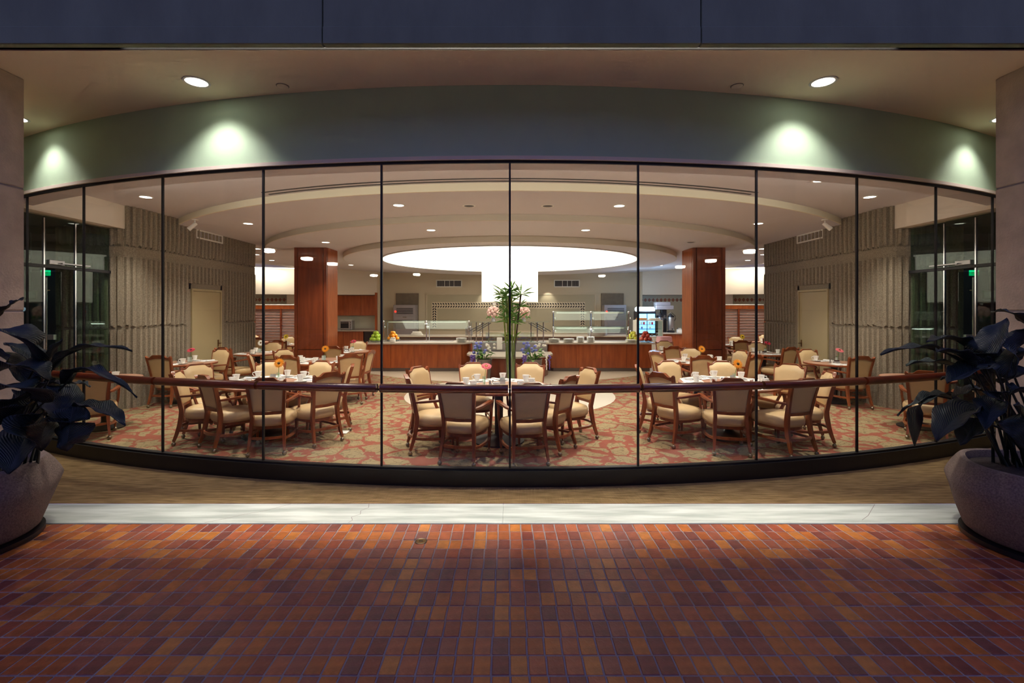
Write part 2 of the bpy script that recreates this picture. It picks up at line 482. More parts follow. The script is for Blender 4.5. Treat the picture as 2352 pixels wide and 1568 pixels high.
# ---- bowed glazing: base, panes, mullions, head channel
KMAX = 6
win = struct(empty('window_1'))
def arc_box(r0, r1, z0, z1, a0, a1, n=48):
    poly = arc_pts(r1, a0, a1, n) + arc_pts(r0, a1, a0, n)
    return MB().prism(poly, z0, z1)
AE = STEP * KMAX
arc_box(R - .06, R + .055, 0, .165, -AE, AE).build('sill_base', M['anodised'], win)
arc_box(R - .03, R + .03, .165, .185, -AE, AE).build('sill_channel', M['black'], win)
arc_box(R - .012, R + .012, Z_GLASS - .03, Z_GLASS, -AE, AE).build('head_channel', M['black'], win)
for k in range(-KMAX, KMAX):
    p0, p1 = Vector(arc(k * STEP)), Vector(arc((k + 1) * STEP))
    mid = (p0 + p1) / 2; d = p1 - p0
    mb = MB(); mb.box((0, 0, 0), (d.length - .012, .012, Z_GLASS - .20))
    mb.build('pane', M['glass'], win, loc=(mid.x, mid.y, (Z_GLASS + .165) / 2), rz=math.atan2(d.y, d.x))
for k in range(-KMAX, KMAX + 1):
    p = arc(k * STEP)
    mb = MB(); mb.box((0, 0, 0), (.019, .022, Z_GLASS - .18))
    mb.build('mullion', M['black'], win, loc=(p[0], p[1], (Z_GLASS + .17) / 2), rz=k * STEP)

# ---- handrail outside the glass, one length per pane
rail = tag(empty('handrail'), 'long round reddish wood handrail bowing along the glass wall', 'handrail')
for k in range(-KMAX, KMAX):
    a0, a1 = k * STEP + .0012, (k + 1) * STEP - .0012
    pts = [(*arc(a0 + (a1 - a0) * i / 10, R + .085), 1.0) for i in range(11)]
    MB().tube(pts, .044, 14).build('rail_length', M['wood_rail'], rail, smooth=50)
for k in range(-KMAX, KMAX + 1):
    MB().tube([(*arc(k * STEP, R + .01), .985), (*arc(k * STEP, R + .08), .985)], .012, 8).build('bracket', M['black'], rail)

# ---- header wall over the glass, its lip, inner soffit of the header
mb = arc_box(R - .28, R + .02, Z_GLASS + .001, Z_SOFFIT + .02, -math.radians(36), math.radians(36), 60)
struct(mb.build('wall_header', M['header'], smooth=40))
mb = arc_box(R + .018, R + .045, Z_GLASS - .002, Z_GLASS + .035, -math.radians(33), math.radians(33), 60)
struct(mb.build('trim_1', M['wall_warm'], smooth=40))
mb = arc_box(R - .30, R - .01, Z_GLASS - .012, Z_GLASS, -math.radians(33), math.radians(33), 60)
struct(mb.build('trim_2', M['ceil']))

# ---- outside soffit, fascia, pillars
poly = [(-11, 4.225), (11, 4.225)] + arc_pts(R + .0, math.radians(40), math.radians(-40), 48)
mb = MB().prism(poly, Z_SOFFIT, Z_SOFFIT + .22)
struct(mb.build('ceiling_soffit', M['ceil_out']))
beam = struct(empty('beam_fascia'))
mb = MB(); mb.box((0, 4.165, 4.60), (22, .02, .7)); mb.build('backing_strip', M['black'], beam)
for x0, x1 in ((-11, -1.617), (-1.607, 1.641), (1.651, 11)):
    w = x1 - x0
    mb = MB()
    mb.box(((x0 + x1) / 2, 4.15, 4.53), (w, .064, .9), bev=.006)
    mb.box(((x0 + x1) / 2, 4.30, 5.1), (w, .36, .24))
    mb.build('fascia_panel', M['concrete_dark'], beam)
mb = MB(); mb.box((0, 4.205, 4.30), (22, .05, .02)); mb.build('slot_top', M['black'], beam)
mb = MB(); mb.box((0, 4.2225, 4.20), (22, .004, .22)); mb.build('slot_dark_lining', M['black'], beam)  # black lining added so the lit slot walls look dark
mb = MB(); mb.box((0, 4.184, 4.20), (22, .004, .22)); mb.build('slot_dark_lining', M['black'], beam)
for x0, x1 in ((-11, -1.617), (-1.607, 1.641), (1.651, 11)):
    mb = MB(); mb.box(((x0 + x1) / 2, 4.116, 4.155), (x1 - x0, .010, .148), bev=.004)
    mb.build('fascia_lip', M['concrete_dark'], beam)
for s, nm in ((-1, 'pillar_left'), (1, 'pillar_right')):
    pil = struct(empty(nm))
    for z0, z1 in ((0, 1.775), (1.79, 2.985), (3.0, 4.08)):
        mb = MB(); mb.box((s * 6.57, 4.44, (z0 + z1) / 2), (3.5, .635, z1 - z0), bev=.008)
        mb.build('concrete_block', M['concrete'], pil)
    mb = MB(); mb.box((s * 6.57, 4.44, 2.0), (3.485, .62, 4.0)); mb.build('core', M['mortar'], pil)

# ---- stepped dining-room ceiling
poly = arc_pts(R - .29, math.radians(-31), math.radians(31), 48) + [(13, 9.5), (13, 24), (-13, 24), (-13, 9.5)]
struct(MB().prism(poly, Z1, Z1 + .1).build('ceiling', M['ceil']))
mb = arc_box(R - .30, R - .279, Z_GLASS, Z1, -math.radians(31), math.radians(31), 60)
struct(mb.build('trim_3', M['ceil'], smooth=40))
for nm, c, r, z, zt in (('ceiling_outer_ring', 16.8, 9.73, Z2, Z1), ('ceiling_middle_ring', 16.2, 7.39, Z3, Z2), ('ceiling_inner_ring', 15.8, 5.2, Z4, Z3)):
    ring_ = struct(MB().lathe([(.01, z), (r - .02, z)], (0, c, 0), 128, cap=False).build(nm, M['ceil']))
    MB().lathe([(r - .02, z), (r, z + .004), (r, zt + .05)], (0, c, 0), 128, cap=False).build('step_face', M['fascia'] if r > 9 else M['fascia_dim'], ring_, smooth=50)
for nm, r, dz in (('linear_slot', 9.84, 0), ('linear_slot', 9.97, 0)):
    a = math.radians(23.5)
    pts = [(r * math.sin(t), 16.8 - r * math.cos(t)) for t in [(-a + 2 * a * i / 40) for i in range(41)]]
    ptsi = [((r - .035) * math.sin(t), 16.8 - (r - .035) * math.cos(t)) for t in [(a - 2 * a * i / 40) for i in range(41)]]
    o = MB().prism(pts + ptsi, Z1 - .007, Z1 - .0005).build(nm, M['black'])
    tag(o, 'long black air slot curving along the ceiling, ' + ('closer to the cream step' if r < 9.9 else 'closer to the glass wall'), 'air vent', 'curved ceiling air slots')

# glowing ceiling disc and the drum hanging under it
disc = tag(empty('luminous_ceiling_disc', (0, 15.05, Z4)), 'huge round glowing white ceiling light above the buffet', 'ceiling light')
MB().lathe([(.01, -.012), (3.88, -.012), (3.88, 0)], (0, 0, 0), 96, cap=False).build('diffuser', M['skydisc'], disc)
MB().lathe([(3.88, -.02), (3.93, -.02), (3.93, .0), (3.88, .0)], (0, 0, 0), 96, cap=False).build('rim', M['ceil'], disc)
drum = tag(empty('hood_drum', (0, 15.0, 2.0)), 'broad glowing white drum hood hanging over the middle counter', 'hood')
MB().lathe([(.88, .03), (.88, Z4 - 2.0 - .012)], (0, 0, 0), 48, cap=False).build('shade', M['drum'], drum, smooth=40)
MB().lathe([(.01, .02), (.80, .02), (.89, 0), (.89, .03), (.80, .03)], (0, 0, 0), 48, cap=False).build('rim', M['white'], drum)

# ---- ribbed concrete walls (left and right), plan path offset into ribs
def ribbed_wall(name, path, side, zsec, pitch=.13, depth=.05, plain=()):
    """path: plan polyline; ribs stand out on its right-hand side"""
    pts = []; dist = 0
    for (a, b) in zip(path[:-1], path[1:]):
        a = Vector(a); b = Vector(b); d = b - a; L_ = d.length; t = d / L_; n = Vector((t.y, -t.x))
        k = max(1, int(round(L_ / pitch)))
        for i in range(k):
            for f, h in ((0, 0), (.10, 0), (.24, 1), (.66, 1), (.80, 0)):
                pts.append((a + t * (L_ * (i + f) / k), n, h))
    pts.append((Vector(path[-1]), n, 0))
    root = struct(empty(name))
    zlo, zhi = zsec[0][0], zsec[-1][1]
    mb = MB(); P_ = [(p - nn * .004) for (p, nn, h) in pts]; m = len(P_)
    mb.add([(p.x, p.y, zlo) for p in P_] + [(p.x, p.y, zhi) for p in P_], [(i, i + 1, m + i + 1, m + i) for i in range(m - 1)])
    mb.build('backing_sheet', M['ribbed'], root)
    for (z0, z1, k, jag) in zsec:
        mb = MB(); vs = []; fs = []
        rnd = random.Random(int(z0 * 100) + 3)
        rows = [z0 + (z1 - z0) * i / 3 for i in range(4)]
        m = len(pts)
        for j, z in enumerate(rows):
            for (p, nn, h) in pts:
                q = p + nn * (depth * h * k + (0 if k else .012))
                zz = z
                if jag and j == 0 and h: zz = z + rnd.uniform(0, .05)
                if jag and j == 0 and h: q = q - nn * .012
                vs.append((q.x, q.y, zz))
        for j in range(3):
            for i in range(m - 1):
                fs.append((j * m + i, j * m + i + 1, (j + 1) * m + i + 1, (j + 1) * m + i))
        mb.add(vs, fs)
        mb.build('ribbed_panel' if k else 'plain_band', M['ribbed'], root)
    return root
ZS = [(0, 1.435, 1, False), (1.475, 2.74, 1, True), (2.74, 2.93, 0, False), (2.93, 3.72, 1, True)]
def mirror(p, s): return [(s * x, y) for x, y in p]
pl = [(-8.1, 8.55), (-7.15, 8.55), (-6.97, 8.64), (-6.88, 8.82), (-6.88, 10.22)]
pl_top = [(-6.88, 10.22), (-6.90, 11.56)]
pl2 = [(-6.90, 11.56), (-6.93, 13.0), (-7.2, 13.05), (-12.5, 13.05)]
for s, nm in ((-1, 'wall_left'), (1, 'wall_right')):
    def path(p):
        q = [(-s * x, y) for x, y in p]
        return q if s < 0 else q[::-1]
    ribbed_wall(nm + '_ribbed', path(pl), s, ZS)
    ribbed_wall(nm + '_ribbed_far', path(pl2), s, ZS)
    ribbed_wall(nm + '_ribbed_over_door', path(pl_top), s, [(2.36, 2.74, 1, False), (2.74, 2.93, 0, False), (2.93, 3.72, 1, True)])
    # door in its plain surround
    X = s * 6.9
    dr = struct(empty('door_1' if s < 0 else 'door_2', (X, 10.89, 0)))
    mb = MB()
    mb.box((s * .03, -.6, 1.18), (.06, .14, 2.36)); mb.box((s * .03, .6, 1.18), (.06, .14, 2.36)); mb.box((s * .03, 0, 2.30), (.06, 1.2, .13))
    mb.build('door_surround', M['ribbed'], dr)
    mb = MB(); mb.box((s * .0, -.515, 1.1), (.07, .04, 2.22), bev=.004); mb.box((s * .0, .515, 1.1), (.07, .04, 2.22), bev=.004); mb.box((0, 0, 2.225), (.07, 1.07, .05), bev=.004)
    mb.build('door_frame', M['door'], dr)
    lf = MB(); lf.box((s * .012, 0, 1.1), (.05, .985, 2.19), bev=.003); leaf = lf.build('door_leaf', M['door'], dr)
    hx = -s * .03
    hy = .42 if s < 0 else .42
    for z in (.35, 1.15, 1.95):
        MB().tube([(hx + s * .012, -.50, z - .05), (hx + s * .012, -.50, z + .05)], .012, 8).build('hinge', M['brass'], leaf)
    mb = MB(); mb.tube([(hx + s * .02, hy, 1.0), (hx - s * .05, hy, 1.0)], .012, 8); mb.tube([(hx - s * .05, hy + .01, 1.0), (hx - s * .05, hy - .11, 1.0)], .011, 8); mb.box((hx + s * .015, hy, 1.0), (.012, .05, .16))
    mb.build('handle', M['brass'], leaf, smooth=40)
    # return-air grille high on the wall
    gr = tag(empty('air_grille', (s * 6.86, 10.93, 3.46)), 'pale framed air grille above the ' + ('left' if s < 0 else 'right') + ' concrete wall door', 'air vent', 'grilles on the concrete walls')
    mb = MB()
    for yy in (-.47, .47): mb.box((0, yy, 0), (.05, .035, .19))
    for zz in (-.09, .08): mb.box((0, 0, zz), (.05, .975, .03))
    mb.build('frame', M['white'], gr)
    MB().box((s * .012, 0, 0), (.02, .92, .16)).build('backing', M['screw'], gr)
    for i in range(14):
        MB().box((0, -.43 + i * .066, 0), (.018, .008, .15)).build('slat', M['ceil'], gr)
    # bulkhead over the glass entrance
    mb = MB(); mb.box((s * 7.10, 7.68, 3.48), (.30, 1.94, .46)); struct(mb.build('beam_entrance_' + ('left' if s < 0 else 'right'), M['wall_warm']))
    # glazed entrance: fixed pane, swing door with pull, closer
    ent = struct(empty('door_3' if s < 0 else 'door_4', (s * 7.12, 7.62, 0)))
    MB().box((0, -.62, 1.62), (.012, .62, 3.2)).build('pane', M['glass_green'], ent)
    MB().box((0, .55, 1.62), (.012, .66, 3.2)).build('pane', M['glass_green'], ent)
    MB().box((0, -.05, 2.86), (.012, .50, .74)).build('pane', M['glass_green'], ent)
    MB().box((0, .0, 2.46), (.06, 1.8, .05), bev=.004).build('transom', M['anodised'], ent)
    mb = MB(); mb.box((0, .22, 1.6), (.03, .02, 3.2)); mb.box((0, -.31, 1.6), (.03, .02, 3.2)); mb.build('edge_strip', M['chrome'], ent)
    d = MB(); d.box((s * .22, -.05, 1.2), (.5, .012, 2.38)); dl = d.build('door_leaf', M['glass_green'], ent)
    MB().tube([(s * .16, -.10, .5), (s * .16, -.10, 2.30)], .016, 10).build('handle', M['chrome'], dl, smooth=40)
    mb = MB(); mb.tube([(s * .16, -.10, .7), (s * .16, -.05, .7)], .012, 8); mb.tube([(s * .16, -.10, 2.1), (s * .16, -.05, 2.1)], .012, 8); mb.build('standoff', M['chrome'], dl)
    mb = MB(); mb.box((s * .0, -.12, 2.53), (.07, .26, .07), bev=.006); mb.box((-s * .06, .18, 2.52), (.03, .5, .02)); mb.build('closer', M['steel'], ent)
    mb = MB(); mb.box((s * .12, -.06, .06), (.14, .05, .09)); mb.box((s * .12, -.06, 1.36), (.12, .05, .08)); mb.build('patch_fitting', M['steel'], ent)
    # vestibule beyond it
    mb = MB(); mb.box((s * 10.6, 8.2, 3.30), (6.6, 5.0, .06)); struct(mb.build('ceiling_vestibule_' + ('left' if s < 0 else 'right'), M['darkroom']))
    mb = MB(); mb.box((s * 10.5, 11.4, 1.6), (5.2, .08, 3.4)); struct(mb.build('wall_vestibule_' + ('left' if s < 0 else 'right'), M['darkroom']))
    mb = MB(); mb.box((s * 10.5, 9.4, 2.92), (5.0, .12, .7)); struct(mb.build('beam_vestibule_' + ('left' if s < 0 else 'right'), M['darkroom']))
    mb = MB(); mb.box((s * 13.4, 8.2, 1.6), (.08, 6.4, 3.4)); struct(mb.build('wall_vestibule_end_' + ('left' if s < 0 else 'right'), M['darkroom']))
    pn = tag(empty('lit_panel', (s * 9.9, 11.3, 1.75)), 'pale bluish lit panel in the ' + ('left' if s < 0 else 'right') + ' vestibule behind the glass door', 'panel', 'lit panels in the vestibules')
    MB().box((0, 0, 0), (1.0, .03, 1.5)).build('face', M['blueglow'], pn)
    mb = MB()
    for xx in (-.52, .52): mb.box((xx, 0, 0), (.04, .05, 1.58))
    for zz in (-.77, .77): mb.box((0, 0, zz), (1.08, .05, .04))
    mb.build('frame', M['screw'], pn)
    ex = tag(empty('exit_sign', (s * 8.45, 8.72, 2.46)), 'small green exit sign glowing in the ' + ('left' if s < 0 else 'right') + ' vestibule', 'exit sign', 'exit signs')
    MB().box((0, 0, 0), (.16, .03, .10), bev=.004).build('housing', M['exit'], ex)
    MB().tube([(0, 0, .05), (0, 0, .81)], .006, 6).build('hanger', M['steel'], ex)
    text_mesh('lettering', 'EXIT', .06, M['white'], ex, (0, -.017, 0), (math.radians(90), 0, 0))
    nb = tag(empty('notice_board', (s * 9.2, 9.2, 2.08)), 'small pale notice plate in the ' + ('left' if s < 0 else 'right') + ' vestibule under the exit sign', 'notice', 'vestibule notices')
    MB().box((0, 0, 0), (.24, .02, .16), bev=.003).build('plate', M['door'], nb)
    MB().tube([(0, 0, .08), (0, 0, 1.19)], .006, 6).build('hanger', M['steel'], nb)
    MB().box((0, -.012, 0), (.20, .003, .12)).build('face', M['paper'], nb)
    lamp('vestibule_lamp', 'POINT', (s * 10.2, 10.6, 3.0), 6, (.7, .8, 1), size=.2)

# ---- back of the room: side walls, lit soffit walls, kitchen wall
for s, nm in ((-1, 'left'), (1, 'right')):
    mb = MB(); mb.box((s * 12.6, 17.5, 1.8), (.1, 9.2, 3.8)); struct(mb.build('wall_' + nm + '_rear', M['wall_paint']))
    # upper soffit wall, then the recessed counter wall under it
    def seg(a, b, z0, z1, th, name, m):
        a = Vector(a); b = Vector(b); d = b - a
        mb = MB(); mb.box((0, 0, 0), (d.length, th, z1 - z0))
        return mb.build(name, m, None, loc=((a.x + b.x) / 2, (a.y + b.y) / 2, (z0 + z1) / 2), rz=math.atan2(d.y, d.x))
    struct(seg((s * 12.6, 19.2), (s * 8.7, 20.55), 2.43, Z2 + .02, .12, 'wall_soffit_' + nm, M['wall_warm']))
    struct(seg((s * 8.75, 20.55), (s * 5.75, 21.05), 2.43, Z2 + .02, .12, 'wall_bulkhead_' + nm, M['wall_warm']))
    struct(seg((s * 12.6, 20.9), (s * 5.75, 22.1), 0, 2.5, .1, 'wall_back_' + nm, M['tile_pale']))
    struct(seg((s * 5.75, 22.15), (s * 5.75, 20.95), 0, Z2, .1, 'wall_return_' + nm, M['wall_paint']))
    mb = MB().prism([(s * 12.6, 19.2), (s * 8.7, 20.55), (s * 5.75, 21.05), (s * 5.75, 22.2), (s * 12.6, 22.2)][::s], 2.43, 2.46)
    struct(mb.build('ceiling_recess_' + nm, M['ceil']))
    # pilaster and timber jamb
    mb = MB(); mb.box((s * 9.45, 20.75, 1.22), (.38, .10, 2.44)); struct(mb.build('pillar_pilaster_' + nm, M['wall_warm']))
    mb = MB(); mb.box((s * 9.12, 20.72, 1.22), (.09, .10, 2.44)); struct(mb.build('trim_jamb_' + nm, M['wood']))
    mb = MB(); mb.box((s * 8.25, 21.2, 1.9), (.75, .04, .9)); struct(mb.build('window_hatch_' + nm, M['appliance_dark']))
    # diamond tile bands
    def band(x0, x1, y0, y1, z, name):
        root = tag(empty(name, (0, 0, 0)), 'band of terracotta diamond tiles on the pale wall, ' + ('left' if s < 0 else 'right') + (' end recess' if abs(x0) > 9 else ' beside the coffee station'), 'tile band', 'diamond tile bands')
        n = int(abs(x1 - x0) / .16)
        mb = MB(); a = Vector((x0, y0 - .0)); b = Vector((x1, y1)); d = b - a
        mb.box(((x0 + x1) / 2, (y0 + y1) / 2, z), (d.length, .012, .20), math.atan2(d.y, d.x)); mb.build('backing', M['tile_pale'], root)
        for i in range(n):
            t = (i + .5) / n; p = a + d * t; w = .079
            e = d.normalized() * w
            m_ = MB(); m_.add([(p.x - e.x, p.y - e.y - .014, z), (p.x, p.y - .014, z - .09), (p.x + e.x, p.y + e.y - .014, z), (p.x, p.y - .014, z + .09),
                               (p.x - e.x, p.y - e.y - .004, z), (p.x, p.y - .004, z - .09), (p.x + e.x, p.y + e.y - .004, z), (p.x, p.y - .004, z + .09)],
                              [(0, 1, 2, 3), (7, 6, 5, 4), (0, 4, 5, 1), (1, 5, 6, 2), (2, 6, 7, 3), (3, 7, 4, 0)])
            m_.build('tile', M['terracotta'], root)
        return root
    band(s * 11.6, s * 9.75, 21.0, 21.28, 2.22, 'tile_band')
    if s > 0: band(5.95, 8.0, 21.98, 21.62, 2.22, 'tile_band')
    # long back counter and black splash under the tile band
    mb = MB(); mb.box((s * 10.9, 20.75, 1.2), (1.7, .03, .75)); struct(mb.build('wall_splash_' + nm, M['urn_black']))

mb = MB(); mb.box((0, 21.5, 1.8), (11.6, .12, 3.8)); struct(mb.build('wall_back', M['wall_paint']))
# cove lamps washing the pale soffit walls from the ceiling
for s in (-1, 1):
    a = Vector((s * 12.4, 19.05)); b = Vector((s * 8.75, 20.32)); d = b - a
    cv = tag(empty('cove_light', ((a.x + b.x) / 2, (a.y + b.y) / 2, Z2 - .03), math.atan2(d.y, d.x)), 'slim linear cove lamp along the ' + ('left' if s < 0 else 'right') + ' pale soffit wall', 'light', 'cove lamps')
    MB().box((0, 0, 0), (d.length, .05, .025)).build('tube', M['cove'], cv)
    MB().box((0, 0, .022), (d.length, .07, .02)).build('housing', M['white'], cv)
    lamp('cove_wash', 'AREA', ((a.x + b.x) / 2, (a.y + b.y) / 2, Z2 - .05), 60, (1, .88, .72), size=3.6, size_y=.05, aim=((a.x + b.x) / 2, (a.y + b.y) / 2 + .12, 2.6))

# concealed valance lamps on the inner face of the header, lighting the ceiling edge and the first step
va = tag(empty('valance_lamp_strip'), 'concealed lamp strip behind the header over the glass wall', 'light')
for k in range(-5, 5):
    a = (k + .5) * STEP
    p = arc(a, R - .325); q = arc(a, R - 3.0)
    mb = MB(); mb.box((0, 0, 0), (1.2, .03, .05), bev=.004); mb.build('housing', M['white'], va, loc=(*arc(a, R - .31), 3.45), rz=a)
    lamp('valance_lamp', 'AREA', (p[0], p[1], 3.46), 8, WARM, size=1.2, size_y=.04, aim=(q[0], q[1], 3.56), parent=va)

# the hall floor runs on behind the camera and to both sides
mb = MB()
for x0, x1, y0, y1 in ((-22, 22, -26.5, -1.3), (-22, -7, -1.3, 12), (7, 22, -1.3, 12)):
    mb.box(((x0 + x1) / 2, (y0 + y1) / 2, -.05), (x1 - x0, y1 - y0, .08))
struct(mb.build('floor_hall', BRICKS[2]))
# unseen walls added behind and beside the camera to block low blue sky
mb = MB(); mb.box((0, -26.5, 7.0), (60, .3, 14)); struct(mb.build('wall_sky_block_opposite', M['darkroom']))
for s, nm in ((-1, 'left'), (1, 'right')):
    mb = MB(); mb.box((s * 22, -7, 6.0), (.3, 40, 12)); struct(mb.build('wall_sky_block_' + nm, M['darkroom']))
# ================================================================== LIGHT FITTINGS
def downlight(x, y, z, label, on=True, power=110, r=.085, angle=110, group='recessed ceiling downlights', aim=None, color=WARM, blend=.7):
    d = tag(empty('downlight', (x, y, z)), label, 'downlight', group)
    MB().lathe([(r, -.006), (r + .022, -.006), (r + .024, .0), (r, .004)], (0, 0, 0), 28, cap=False).build('trim_ring', M['white'], d, smooth=40)
    MB().lathe([(.003, -.003), (r, -.003)], (0, 0, 0), 28, cap=False).build('lens', M['downlight'] if on else M['appliance_dark'], d)
    if on:
        lamp('downlight_lamp', 'SPOT', (0, 0, -.03), power, color, size=.07, angle=angle, blend=blend, parent=d, aim=aim)
    return d
DL = [(-6.06, 7.97, Z1, 'downlight in the flat ceiling near the left entrance', 1), (5.99, 7.97, Z1, 'downlight in the flat ceiling near the right entrance', 1),
      (-1.87, 8.05, Z2, 'lit downlight in the widest ceiling ring, left of centre', 1), (1.85, 8.1, Z2, 'lit downlight in the widest ceiling ring, right of centre', 1),
      (-.69, 8.1, Z2, 'unlit dark downlight in the widest ceiling ring, left of the middle mullion', 0), (.64, 8.1, Z2, 'unlit dark downlight in the widest ceiling ring, right of the middle mullion', 0),
      (-5.34, 9.77, Z2, 'downlight in the widest ceiling ring over the left wall tables', 1), (5.07, 9.77, Z2, 'downlight in the widest ceiling ring over the right wall tables', 1),
      (-1.62, 9.85, Z3, 'downlight in the middle ceiling ring, left of centre', 1), (1.56, 9.85, Z3, 'downlight in the middle ceiling ring, right of centre', 1),
      (-4.48, 11.65, Z3, 'lit downlight in the middle ceiling ring before the left wood column', 1), (4.4, 11.65, Z3, 'unlit downlight in the middle ceiling ring before the right wood column', 0),
      (-5.84, 17.6, Z3, 'far downlight over the toaster counter', 1), (5.6, 17.8, Z3, 'far downlight over the coffee station', 1),
      (-7.5, 16.3, Z2, 'far downlight above the left louvred screen, near the column', 1), (-8.5, 17.1, Z2, 'far downlight above the left louvred screen, near the concrete wall', 1),
      (7.4, 16.3, Z2, 'far downlight above the right louvred screen, near the column', 1), (8.5, 17.1, Z2, 'far downlight above the right louvred screen, near the concrete wall', 1),
      (-7.3, 13.85, Z2, 'downlight just inside the end of the left concrete wall', 1), (7.3, 13.85, Z2, 'downlight just inside the end of the right concrete wall', 1),
      (-8.1, 15.3, Z2, 'small downlight in front of the left louvred screen', 1), (8.1, 15.3, Z2, 'small downlight in front of the right louvred screen', 1)]
for x, y, z, lb, on in DL:
    downlight(x, y, z - .002, lb, bool(on), 175)
for x, y in ((-4.7, 6.95), (-2.7, 6.4), (-.9, 6.15), (.7, 6.15), (2.5, 6.4), (4.5, 6.95)):
    downlight(x, y, Z1 - .002, 'downlight hidden behind the header over the front tables', True, 190, group='downlights over the front tables', angle=92, aim=(0, .16, -1))
for x in (-3.2, 0, 3.2):  # added lamps to brighten the kitchen, no such fittings known
    downlight(x, 19.2, Z3 - .125 if abs(x) < 3 else Z3 - .002, 'small added downlight over the kitchen line', True, 95, r=.06, group='added kitchen downlights')
# outside soffit downlights, each throwing a scallop on the sage header
for s in (-1, 1):
    downlight(s * 3.14, 4.80, Z_SOFFIT - .002, ('left' if s < 0 else 'right') + ' soffit downlight outside, above the sage header wall', True, 58, r=.10, angle=104, aim=(0, .24, -1), group='outside soffit downlights', color=(1, .90, .88), blend=.75)
    downlight(s * 5.90, 5.72, Z_SOFFIT - .002, 'soffit downlight outside, half hidden behind the ' + ('left' if s < 0 else 'right') + ' pillar', True, 40, r=.10, angle=104, aim=(-s * .1, .24, -1), group='outside soffit downlights', color=(1, .90, .88), blend=.75)
    sd = tag(empty('smoke_detector', (s * 2.32, 4.89, Z_SOFFIT)), 'small round detector on the outside soffit, ' + ('left' if s < 0 else 'right') + ' of centre', 'detector', 'soffit detectors')
    MB().lathe([(.055, 0), (.055, -.008), (.03, -.02), (.005, -.022)], (0, 0, 0), 20).build('cap', M['ceil_out'], sd, smooth=40)
    MB().lathe([(.058, -.002), (.062, -.002), (.062, .0)], (0, 0, 0), 20, cap=False).build('ring', M['anodised'], sd)
# monopoint spot heads
for s in (-1, 1):
    sp = tag(empty('ceiling_spotlight', (s * 6.15, 9.35, Z2)), 'white adjustable spot head on the ceiling by the ' + ('left' if s < 0 else 'right') + ' concrete wall', 'spotlight', 'adjustable spot heads')
    MB().lathe([(.06, 0), (.06, -.015), (.012, -.02), (.012, -.07)], (0, 0, 0), 16).build('canopy', M['white'], sp, smooth=40)
    MB().tube([(-s * .03, .0, -.07), (s * .09, -.05, -.20)], [.035, .042], 12).build('head', M['white'], sp, smooth=40)
# hall fittings seen only as reflections in the panes
for i, (x, y) in enumerate(((-13.6, 3.05), (-13.26, -6.6), (-13.84, -9.66), (-14.3, -12.2), (-16.8, -20.3), (-8.8, -22.1), (14.1, 2.84), (13.4, -6.84), (14.4, -10.5), (15.0, -13.8), (9.1, -23.4))):
    h = tag(empty('hall_lantern', (x, y, 4.2)), 'square hall lantern across the corridor, seen mirrored in the glass', 'ceiling light', 'mirrored hall lanterns')
    MB().box((0, 0, -.04), (.42, .42, .16), bev=.05).build('lens', M['hall_lamp'], h)
    MB().box((0, 0, .06), (.6, .6, .07), bev=.02).build('housing', M['concrete'], h)
for s in (-1, 1):
    mb = MB(); mb.box((s * 14.5, -8, 4.38), (7, 34, .16)); struct(mb.build('ceiling_aisle_' + ('left' if s < 0 else 'right'), M['concrete']))

# ================================================================== COLUMNS, SCREENS, KITCHEN
for s in (-1, 1):
    col = struct(empty('column_' + ('left' if s < 0 else 'right'), (s * 5.27, 13.06, 0)))
    MB().box((0, 0, 1.75), (.80, .76, 3.5)).build('core', M['black'], col)
    for rot, w, off in ((0, .66, .40), (1, .66, .42), (2, .66, .40), (3, .66, .42)):
        for z0, z1 in ((.02, .725), (.74, 3.46)):
            mb = MB(); mb.box((0, -off, (z0 + z1) / 2), (w, .03, z1 - z0), bev=.003)
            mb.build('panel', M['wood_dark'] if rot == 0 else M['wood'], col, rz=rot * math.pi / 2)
    for a in (-1, 1):
        for b in (-1, 1):
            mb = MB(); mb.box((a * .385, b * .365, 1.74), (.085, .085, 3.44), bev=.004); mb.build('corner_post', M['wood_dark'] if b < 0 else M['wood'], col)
    # louvred screen
    scr = tag(empty('louvred_screen', (s * 7.92, 16.6, 0)), 'wood framed louvred screen with pale slats, ' + ('left' if s < 0 else 'right') + ' of the dining room', 'screen', 'louvred screens')
    mb = MB()
    for xx in (-.97, .97): mb.box((xx, 0, .96), (.13, .10, 1.9), bev=.005)
    for zz in (1.87, .12): mb.box((0, 0, zz), (1.84, .10, .13), bev=.005)
    mb.build('frame', M['wood'], scr)
    mb = MB(); mb.box((0, -.02, 1.0), (.05, .06, 1.64)); mb.build('mullion', M['wood_dark'], scr)
    mb = MB(); mb.box((0, 0, 1.955), (2.1, .13, .03), bev=.004); mb.build('cap', M['white'], scr)
    mb = MB(); mb.box((0, .035, 1.0), (1.82, .015, 1.62)); mb.build('backing', M['louvre_back'], scr)
    sl = MB(); sl.box((0, -.01, 0), (.90, .036, .016), bev=.003)
    sl_me = sl.mesh('slat', M['wood_chair'])
    for i in range(17):
        for xx in (-.465, .465):
            o = bpy.data.objects.new('slat', sl_me); COL.objects.link(o); o.parent = scr; o.location = (xx, 0, .24 + i * .0945)

def cabinet(name, x0, x1, y, z0, z1, depth, nd, label, cat='cabinet', m='wood', rz=0, knob=False, group=None):
    c = tag(empty(name, ((x0 + x1) / 2, y, 0), rz), label, cat, group)
    w = x1 - x0
    MB().box((0, depth / 2, (z0 + z1) / 2), (w, depth, z1 - z0), bev=.004).build('body', M['wood_dark'], c)
    for i in range(nd):
        dw = w / nd
        mb = MB(); mb.box((-w / 2 + dw * (i + .5), -.012, (z0 + z1) / 2), (dw - .008, .024, z1 - z0 - .01), bev=.003)
        mb.build('door', M[m], c)
    return c

